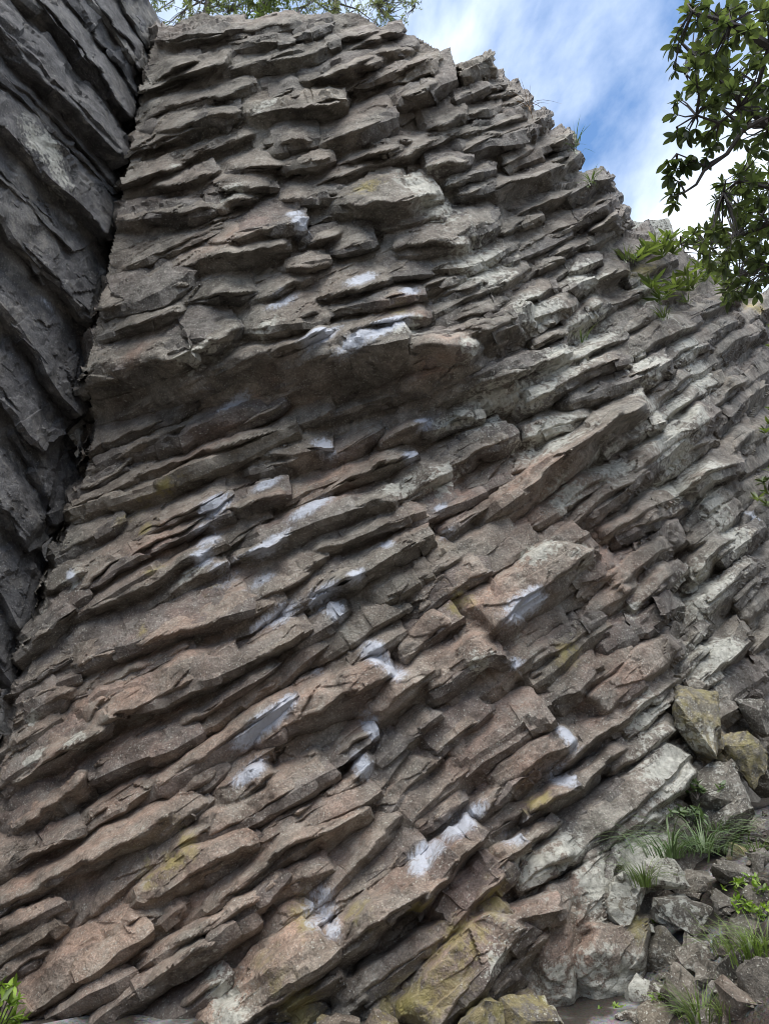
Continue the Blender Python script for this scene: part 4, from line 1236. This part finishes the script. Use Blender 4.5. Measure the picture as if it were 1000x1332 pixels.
def make_leafy(name, label, cat, base, limbs, clusters, mat, leaf, per=(6, 9), n_single=300, trunk=None, seed=1, group=None, leaf_scale=(0.55, 1.2), droop=0.0, twig=0.006, along=0.35):
    """limbs: list of (points, r0, r1); clusters: list of (position, direction)"""
    r = random.Random(seed)
    root = empty(name, base)
    tag(root, label, cat, group)
    B = Vector(base)
    if trunk:
        V, Q = tube(*trunk, sides=9)
        b = Bag(); b.add(V, Q); b.build('trunk', M_BARK, root)
    allp = []
    for pts, r0, r1 in limbs:
        n = len(pts)
        V, Q = tube(pts, [r0 + (r1 - r0) * i / (n - 1) for i in range(n)], 6)
        b = Bag(); b.add(V, Q); b.build('branch', M_BARK, root)
        allp += [Vector(p) for p in pts]
    tw = Bag(); lv = []
    for pos, dr in clusters:
        pos = Vector(pos)
        if allp:
            near = min(allp, key=lambda q: (q - pos).length)
            mid = (near + pos) / 2 + Vector((r.uniform(-1, 1), r.uniform(-1, 1), r.uniform(-0.3, 1))) * (near - pos).length * 0.12
            V, Q = tube([near, mid, pos], [twig * 1.6, twig, twig * 0.5], 4)
            tw.add(V, Q)
            if dr is None: dr = (pos - mid).normalized()
        if dr is None: dr = Vector((r.uniform(-1, 1), r.uniform(-1, 1), 0.8))
        dr = (Vector(dr).normalized() + Vector((r.uniform(-.4, .4), r.uniform(-.4, .4), r.uniform(-.4, .4)))).normalized()
        k = r.randint(*per)
        a0 = r.uniform(0, 6.28)
        s1 = dr.cross(Vector((0.2, 0.1, 1))).normalized(); s2 = dr.cross(s1)
        for j in range(k):
            an = a0 + j * 2.4
            sp = r.uniform(0.5, 1.3)
            d = (dr * r.uniform(0.3, 0.9) + (s1 * math.cos(an) + s2 * math.sin(an)) * sp + Vector((0, 0, -droop))).normalized()
            back = pos - dr * r.uniform(0, along) * leaf[0]
            lv.append((back, frame(d, r.uniform(-0.9, 0.9)), r.uniform(*leaf_scale)))
    if tw.n: tw.build('twigs', M_BARK, root, kind='stuff')
    shapes = [leaf_shape(leaf[0], leaf[1], r.uniform(.15, .4), r.uniform(-.05, .3), 6, leaf[2]) for _ in range(4)]
    meshes = [mesh_np('leaf', V, Q, mat, 0) for V, Q in shapes]
    # leaves nearest the camera stand as single parts, the rest as one mass
    lv.sort(key=lambda t: (t[0] - Vector(CAM)).length / t[2])
    for i, (p, M, s) in enumerate(lv[:n_single]):
        o = bpy.data.objects.new('leaf', meshes[i % 4])
        o.matrix_basis = Matrix.Translation(p - B) @ M.to_4x4() @ Matrix.Scale(s, 4)
        link(o, root)
    b = Bag()
    for i, (p, M, s) in enumerate(lv[n_single:]):
        V, Q = shapes[i % 4]
        b.add((V * s) @ np.array(M).T + np.array(p[:]), Q)
    if b.n: b.build('foliage', mat, root, kind='stuff', smooth=0)
    return root

def poly_in(poly, x, y):
    c = False
    n = len(poly)
    for i in range(n):
        x1, y1 = poly[i]; x2, y2 = poly[(i + 1) % n]
        if (y1 > y) != (y2 > y) and x < (x2 - x1) * (y - y1) / (y2 - y1) + x1: c = not c
    return c

def region(poly, n, t0, t1, r):
    xs = [p[0] for p in poly]; ys = [p[1] for p in poly]
    out = []
    while len(out) < n:
        x, y = r.uniform(min(xs), max(xs)), r.uniform(min(ys), max(ys))
        if poly_in(poly, x, y): out.append((px_point(x, y, r.uniform(t0, t1)), None))
    return out

def overhanging_tree():
    r = random.Random(21)
    P = lambda x, y, t: px_point(x, y, t)
    fork = P(1120, 330, 4.6)
    gz = float(ground_z(4.4, 2.6))
    base = (fork.x + 1.2, fork.y - 0.6, float(ground_z(fork.x + 1.2, fork.y - 0.6)))
    trunk = ([base, (base[0] - .15, base[1] + .1, base[2] + 1.2), (base[0] - .5, base[1] + .3, base[2] + 2.3), fork], [0.17, 0.14, 0.12, 0.09])
    limbs = [
        ([fork, P(1060, 210, 4.6), P(1000, 165, 4.7), P(950, 120, 4.7), P(905, 75, 4.8), P(885, 55, 4.8)], .045, .008),
        ([fork, P(1060, 120, 4.3), P(1000, 60, 4.2), P(950, 30, 4.2), P(900, 15, 4.3)], .045, .008),
        ([P(1000, 165, 4.7), P(960, 160, 4.9), P(925, 130, 5.0), P(890, 95, 5.0)], .02, .006),
        ([P(1060, 210, 4.6), P(1000, 150, 4.4), P(965, 170, 4.4), P(945, 200, 4.4), P(915, 222, 4.4), P(905, 240, 4.4), P(890, 250, 4.4), P(872, 258, 4.4)], .022, .004),
        ([P(945, 200, 4.4), P(915, 216, 4.4), P(900, 208, 4.4), P(880, 200, 4.4)], .009, .004),
        ([fork, P(1060, 270, 4.8), P(1005, 245, 5.0), P(960, 235, 5.1), P(940, 250, 5.1)], .03, .006),
        ([P(1060, 270, 4.8), P(1000, 290, 5.2), P(955, 310, 5.4), P(915, 318, 5.5), P(885, 318, 5.5)], .03, .006),
        ([fork, P(1050, 340, 5.0), P(1000, 345, 5.3), P(960, 360, 5.6), P(940, 380, 5.7)], .03, .006),
        ([P(1000, 60, 4.2), P(985, 110, 4.3), P(960, 140, 4.3), P(935, 160, 4.4), P(905, 150, 4.4), P(880, 165, 4.4)], .016, .005),
    ]
    cl = []
    cl += region([(905, 0), (1010, 0), (1010, 160), (960, 150), (915, 130), (885, 118), (895, 60), (890, 20)], 105, 4.0, 5.2, r)
    cl += region([(885, 110), (930, 125), (940, 160), (905, 160), (880, 140)], 12, 4.2, 5.0, r)
    cl += region([(930, 140), (1010, 130), (1010, 215), (960, 200)], 16, 4.2, 5.2, r)
    for q in ((872, 48), (886, 15), (868, 62), (869, 86), (871, 95), (880, 40), (893, 5), (875, 130), (870, 148), (884, 170), (872, 178), (886, 182), (897, 172), (918, 175), (924, 190), (908, 180)):
        cl.append((P(q[0] + 6, q[1], 4.5), None))
    for q in ((866, 212), (874, 220), (880, 210), (868, 230), (878, 238), (889, 216), (870, 254), (880, 252), (872, 268), (897, 206), (915, 208), (920, 195)):
        cl.append((P(q[0] + 3, q[1], 4.4), Vector((-0.6, 0, -0.7))))
    cl += region([(1010, 190), (975, 210), (945, 232), (925, 250), (935, 275), (905, 300), (882, 308), (900, 330), (925, 345), (930, 380), (955, 400), (985, 385), (1010, 330)], 150, 4.8, 6.0, r)
    return make_leafy('overhanging_tree', 'broad-leaved green tree hanging into the picture at upper right against the sky', 'tree', base, limbs, cl, M_LEAF,
               (0.086, 0.033, 1.15), (6, 10), 300, trunk, 4, droop=0.15, twig=0.005)
overhanging_tree()

def on_wall(px, py, off=0.2): return Vector(cast(px, py, off)[0])

def ledge_shrub(label, spots, seed, L=0.26, W=0.05, per=(9, 14), mat=None, name='ledge_shrub', cat='shrub', n_single=60, group=None, off=0.25, up=(0, -0.3, 0.8)):
    r = random.Random(seed)
    base = on_wall(*spots[0], 0.05)
    cl = []
    limbs = []
    for (x, y) in spots:
        p = on_wall(x, y, off)
        cl.append((p, Vector(up)))
        limbs.append(([base, (base + p) / 2 + Vector((0, 0, 0.03)), p], 0.010, 0.005))
    make_leafy(name, label, cat, base, limbs[:], cl, mat or M_LEDGE, (L, W, 0.9), per, n_single, None, seed, leaf_scale=(0.6, 1.1), twig=0.004, group=group)

G_S = 'shrubs growing on the right-hand ledges'
ledge_shrub('yellow-green shrub on the uppermost ledge below the distant crag', [(865, 318), (850, 312), (875, 325), (838, 328), (860, 330), (882, 316), (870, 308), (846, 322), (828, 332)], 31, group=G_S)
ledge_shrub('yellow-green shrub on the lower ledge under the overhanging tree', [(856, 375), (848, 368), (868, 380), (858, 388), (880, 370), (895, 368), (905, 360)], 32, group=G_S)
ledge_shrub('leafy green shrub between the two ledges touching the hanging tree', [(925, 350), (910, 345), (940, 345), (930, 365), (945, 372), (915, 362), (900, 372), (890, 352), (955, 380), (970, 385)], 33, group=G_S)
ledge_shrub('pale green leafy sprig at the right edge halfway up', [(998, 640), (990, 625), (996, 655), (985, 648), (1004, 610)], 34, L=0.17, W=0.045, group=G_S)
ledge_shrub('small green sprig at the right edge beside the upper columns', [(1000, 548), (995, 560), (1004, 530)], 35, L=0.17, W=0.04, group=G_S)
ledge_shrub('thin leaf tips poking in at the right edge near the top ledge', [(1003, 425), (1004, 450)], 36, L=0.18, W=0.035, group=G_S)

# --- tufts of grass
def tuft_mesh(n, L, spread, seed, width=0.010, droop=0.8, lean=(0, 0)):
    r = random.Random(seed)
    b = Bag()
    for _ in range(n):
        a = r.uniform(0, 6.283)
        rad = abs(r.gauss(0, spread))
        base = Vector((math.cos(a) * rad, math.sin(a) * rad, -0.02))
        out = Vector((math.cos(a) + lean[0], math.sin(a) + lean[1], 0))
        out = out.normalized() if out.length > 0 else Vector((1, 0, 0))
        l = L * r.uniform(0.5, 1.1)
        k = r.uniform(0.3, 1.0) * droop
        side = out.cross(Vector((0, 0, 1))) * width * r.uniform(0.6, 1.2)
        V, Q = [], []
        ns = 5
        for i in range(ns + 1):
            t = i / ns
            p = base + out * (l * (0.25 * t + 0.75 * k * t * t)) + Vector((0, 0, l * (t - 0.85 * k * t * t)))
            w = (1 - t) ** 0.7
            V += [(p - side * w)[:], (p + Vector((0, 0, 0.002)))[:], (p + side * w)[:]]
        for i in range(ns):
            for q in range(2):
                a_ = i * 3 + q
                Q.append((a_, a_ + 3, a_ + 4, a_ + 1))
        b.add(np.array(V), np.array(Q))
    return b

def grass(label, px, py, n, L, spread, seed, mat, on='ground', width=0.008, droop=0.8, lean=(0, 0), off=0.15, group='grass tufts'):
    p = cast_ground(px, py)[0] if on == 'ground' else cast(px, py, off)[0]
    b = tuft_mesh(n, L, spread, seed, width, droop, lean)
    o = b.build('grass_tuft', mat, None, smooth=0)
    o.location = p
    tag(o, label, 'grass', group)

GR = [
 ('big clump of drooping dark green grass above the flat slab, left half', 872, 1112, 80, 0.50, 0.16, M_GRASS2, 'wall', 0.0075, 1.25),
 ('big clump of drooping dark green grass above the flat slab, right half', 915, 1106, 80, 0.50, 0.16, M_GRASS2, 'wall', 0.0075, 1.25),
 ('drooping dark grass growing at the back under the long grey block', 930, 1078, 50, 0.40, 0.14, M_GRASS2, 'wall', 0.007, 1.2),
 ('fine bright green grass beside the pale lichen-crusted rock', 838, 1150, 80, 0.36, 0.06, M_GRASS, 'wall', 0.005, 0.9),
 ('grass at the foot of the rocks right of the long grey block', 955, 1090, 70, 0.36, 0.10, M_GRASS, 'ground', 0.006, 1.0),
 ('short weedy grass at the right edge above the bare earth', 985, 1108, 40, 0.25, 0.10, M_GRASS, 'ground', 0.006, 1.0),
 ('tall thin grass beside the small stone right of the tucked block', 940, 1242, 24, 0.40, 0.04, M_GRASS, 'ground', 0.006, 0.7),
 ('green grass patch in front of the mossy rock', 978, 1245, 110, 0.36, 0.13, M_GRASS, 'ground', 0.006, 1.0),
 ('bright green grass clump at the bottom edge in front of the upright slab', 912, 1330, 110, 0.36, 0.09, M_GRASS, 'ground', 0.005, 0.8),
 ('grass blades leaning over the reddish rock at the bottom right', 945, 1325, 26, 0.26, 0.06, M_GRASS, 'ground', 0.005, 0.9),
 ('grass at the right edge beside the long grey rock', 996, 1235, 80, 0.36, 0.09, M_GRASS, 'ground', 0.006, 1.0),
 ('dry wispy grass on the skyline right of the perched block', 688, 138, 14, 0.55, 0.05, M_DRY, 'wall', 0.007, 1.0),
 ('wispy grass on the skyline halfway down the right shoulder', 748, 192, 12, 0.45, 0.05, M_GRASS2, 'wall', 0.007, 1.1),
 ('small green grass tuft on the skyline low on the right shoulder', 768, 236, 24, 0.26, 0.06, M_GRASS, 'wall', 0.007, 0.9),
 ('single small green grass tuft in a crack right of the roof', 756, 444, 8, 0.26, 0.02, M_GRASS, 'wall', 0.008, 0.8),
 ('spiky yellow-green grass tuft on the sloping slab at right', 863, 412, 26, 0.24, 0.04, M_LEDGE, 'wall', 0.009, 0.7),
 ('small pale grass tuft at the top of the sloping slab', 893, 392, 18, 0.18, 0.04, M_LEDGE, 'wall', 0.009, 0.7),
 ('pale tuft on the ledge left of the uppermost shrub', 814, 336, 26, 0.26, 0.06, M_LEDGE, 'wall', 0.009, 0.8),
]
for i, (lab, x, y, n, L, sp, mat, on, wd, dr) in enumerate(GR):
    grass(lab, x, y, n, L, sp, 60 + i, mat, on, wd, dr, off=0.3 if L < 0.5 or y < 900 else 0.75)

# --- small leafy weeds on the slope
def weed(label, px, py, n, L, spread, seed, mat=None, on='ground', off=0.25):
    r = random.Random(seed)
    p = Vector(cast_ground(px, py)[0] if on == 'ground' else cast(px, py, off)[0])
    cl, limbs = [], []
    for _ in range(n):
        q = p + Vector((r.gauss(0, spread), r.gauss(0, spread * .6), r.uniform(0.04, 0.05 + spread)))
        cl.append((q, Vector((r.uniform(-.5, .5), -0.6, 0.6))))
    make_leafy('leafy_weed', label, 'weed', p, [([p - Vector((0, 0, .03)), (p + c[0]) / 2, c[0]], .005, .002) for c in cl[:6]], cl, mat or M_GRASS, (L, L * 0.45, 0.8), (4, 7), 40, None, seed, group='leafy weeds on the slope', twig=0.0025)
weed('dark green cut-leaved plant hanging below the lichen-covered block', 906, 1036, 12, 0.075, 0.09, 71, M_GRASS2, 'wall')
weed('dark green cut-leaved plant just above the drooping grass', 898, 1072, 12, 0.075, 0.09, 72, M_GRASS2, 'wall')
weed('bright green leafy weed on the bare earth right of the flat slab', 978, 1170, 22, 0.05, 0.13, 73, M_FERN)
weed('bright green weed trailing down beside the mossy rock', 982, 1200, 20, 0.05, 0.10, 74, M_FERN)
weed('tiny bright green seedling on the big slab of the rock pile', 855, 1206, 5, 0.04, 0.03, 75, M_FERN)
weed('tiny green seedling between rocks at the bottom edge', 864, 1312, 5, 0.04, 0.04, 76, M_FERN)
weed('green seedlings at the bottom edge under the white lichen', 796, 1325, 6, 0.04, 0.05, 77, M_FERN)

def bright_plant():
    p = px_point(2, 1330, 4.2)
    r = random.Random(8)
    cl = []
    for x, y in ((4, 1280), (12, 1288), (20, 1282), (6, 1300), (16, 1305), (24, 1300), (4, 1320), (14, 1325), (22, 1322), (-8, 1295), (-10, 1320), (26, 1330), (8, 1338)):
        cl.append((px_point(x - 2, y, 4.2 + r.uniform(-.06, .1)), Vector((0.2, -0.5, 0.5))))
    base = Vector((p.x - .1, p.y, float(ground_z(p.x, p.y))))
    make_leafy('bright_plant', 'bright yellow-green leafy plant in the bottom left corner', 'plant', base, [([base, (base + c[0]) / 2, c[0]], .006, .003) for c in cl[:8]], cl, M_FERN,
               (0.085, 0.026, 0.8), (5, 8), 80, None, 9, twig=0.003)
bright_plant()

# --- trees on top of the cliff
def top_tree(label, base, height, crown_px, t0, t1, n, seed, mat, leaf=(0.10, 0.035, 0.8)):
    r = random.Random(seed)
    base = Vector(base)
    top = base + Vector((r.uniform(-.3, .3), r.uniform(-.2, .2), height))
    trunk = ([base - Vector((0, 0, .4)), base * .6 + top * .4, top], [0.09, 0.06, 0.02])
    cl = region(crown_px, n, t0, t1, r)
    limbs = []
    for _ in range(16):
        c = Vector(r.choice(cl)[0]); s = base * .5 + top * .5 + (top - base) * r.uniform(-.35, .35)
        limbs.append(([s, (s + c) / 2 + Vector((0, 0, .15)), c], .022, .006))
    root = make_leafy('clifftop_tree', label, 'tree', base, limbs, cl, mat, leaf, (14, 20), 0, trunk, seed, group='trees on top of the cliff', twig=0.005, droop=0.2, along=4.0)
def clifftop(px, py, t): return px_point(px, py, t)
top_tree('sparse fine-leaved tree on the cliff top left of the skyline bush', clifftop(265, 40, 14.5), 2.6, [(196, -30), (340, -30), (335, 18), (300, 30), (262, 26), (215, 60), (198, 50)], 13.2, 15.0, 150, 81, M_FINE, (0.075, 0.022, 0.8))
top_tree('wispy fine-leaved tree on the cliff top with twigs against the bright sky', clifftop(440, 40, 14.5), 2.6, [(360, -30), (552, -30), (550, 12), (528, 42), (500, 44), (470, 32), (430, 24), (370, 28)], 13.2, 15.0, 260, 82, M_FINE, (0.06, 0.016, 0.8))
top_tree('yellow-green bushy tree on the cliff top between its two wispy neighbours', clifftop(335, 40, 14.2), 1.6, [(306, -24), (378, -24), (374, 26), (340, 34), (314, 30)], 13.0, 14.0, 70, 83, M_LEDGE)
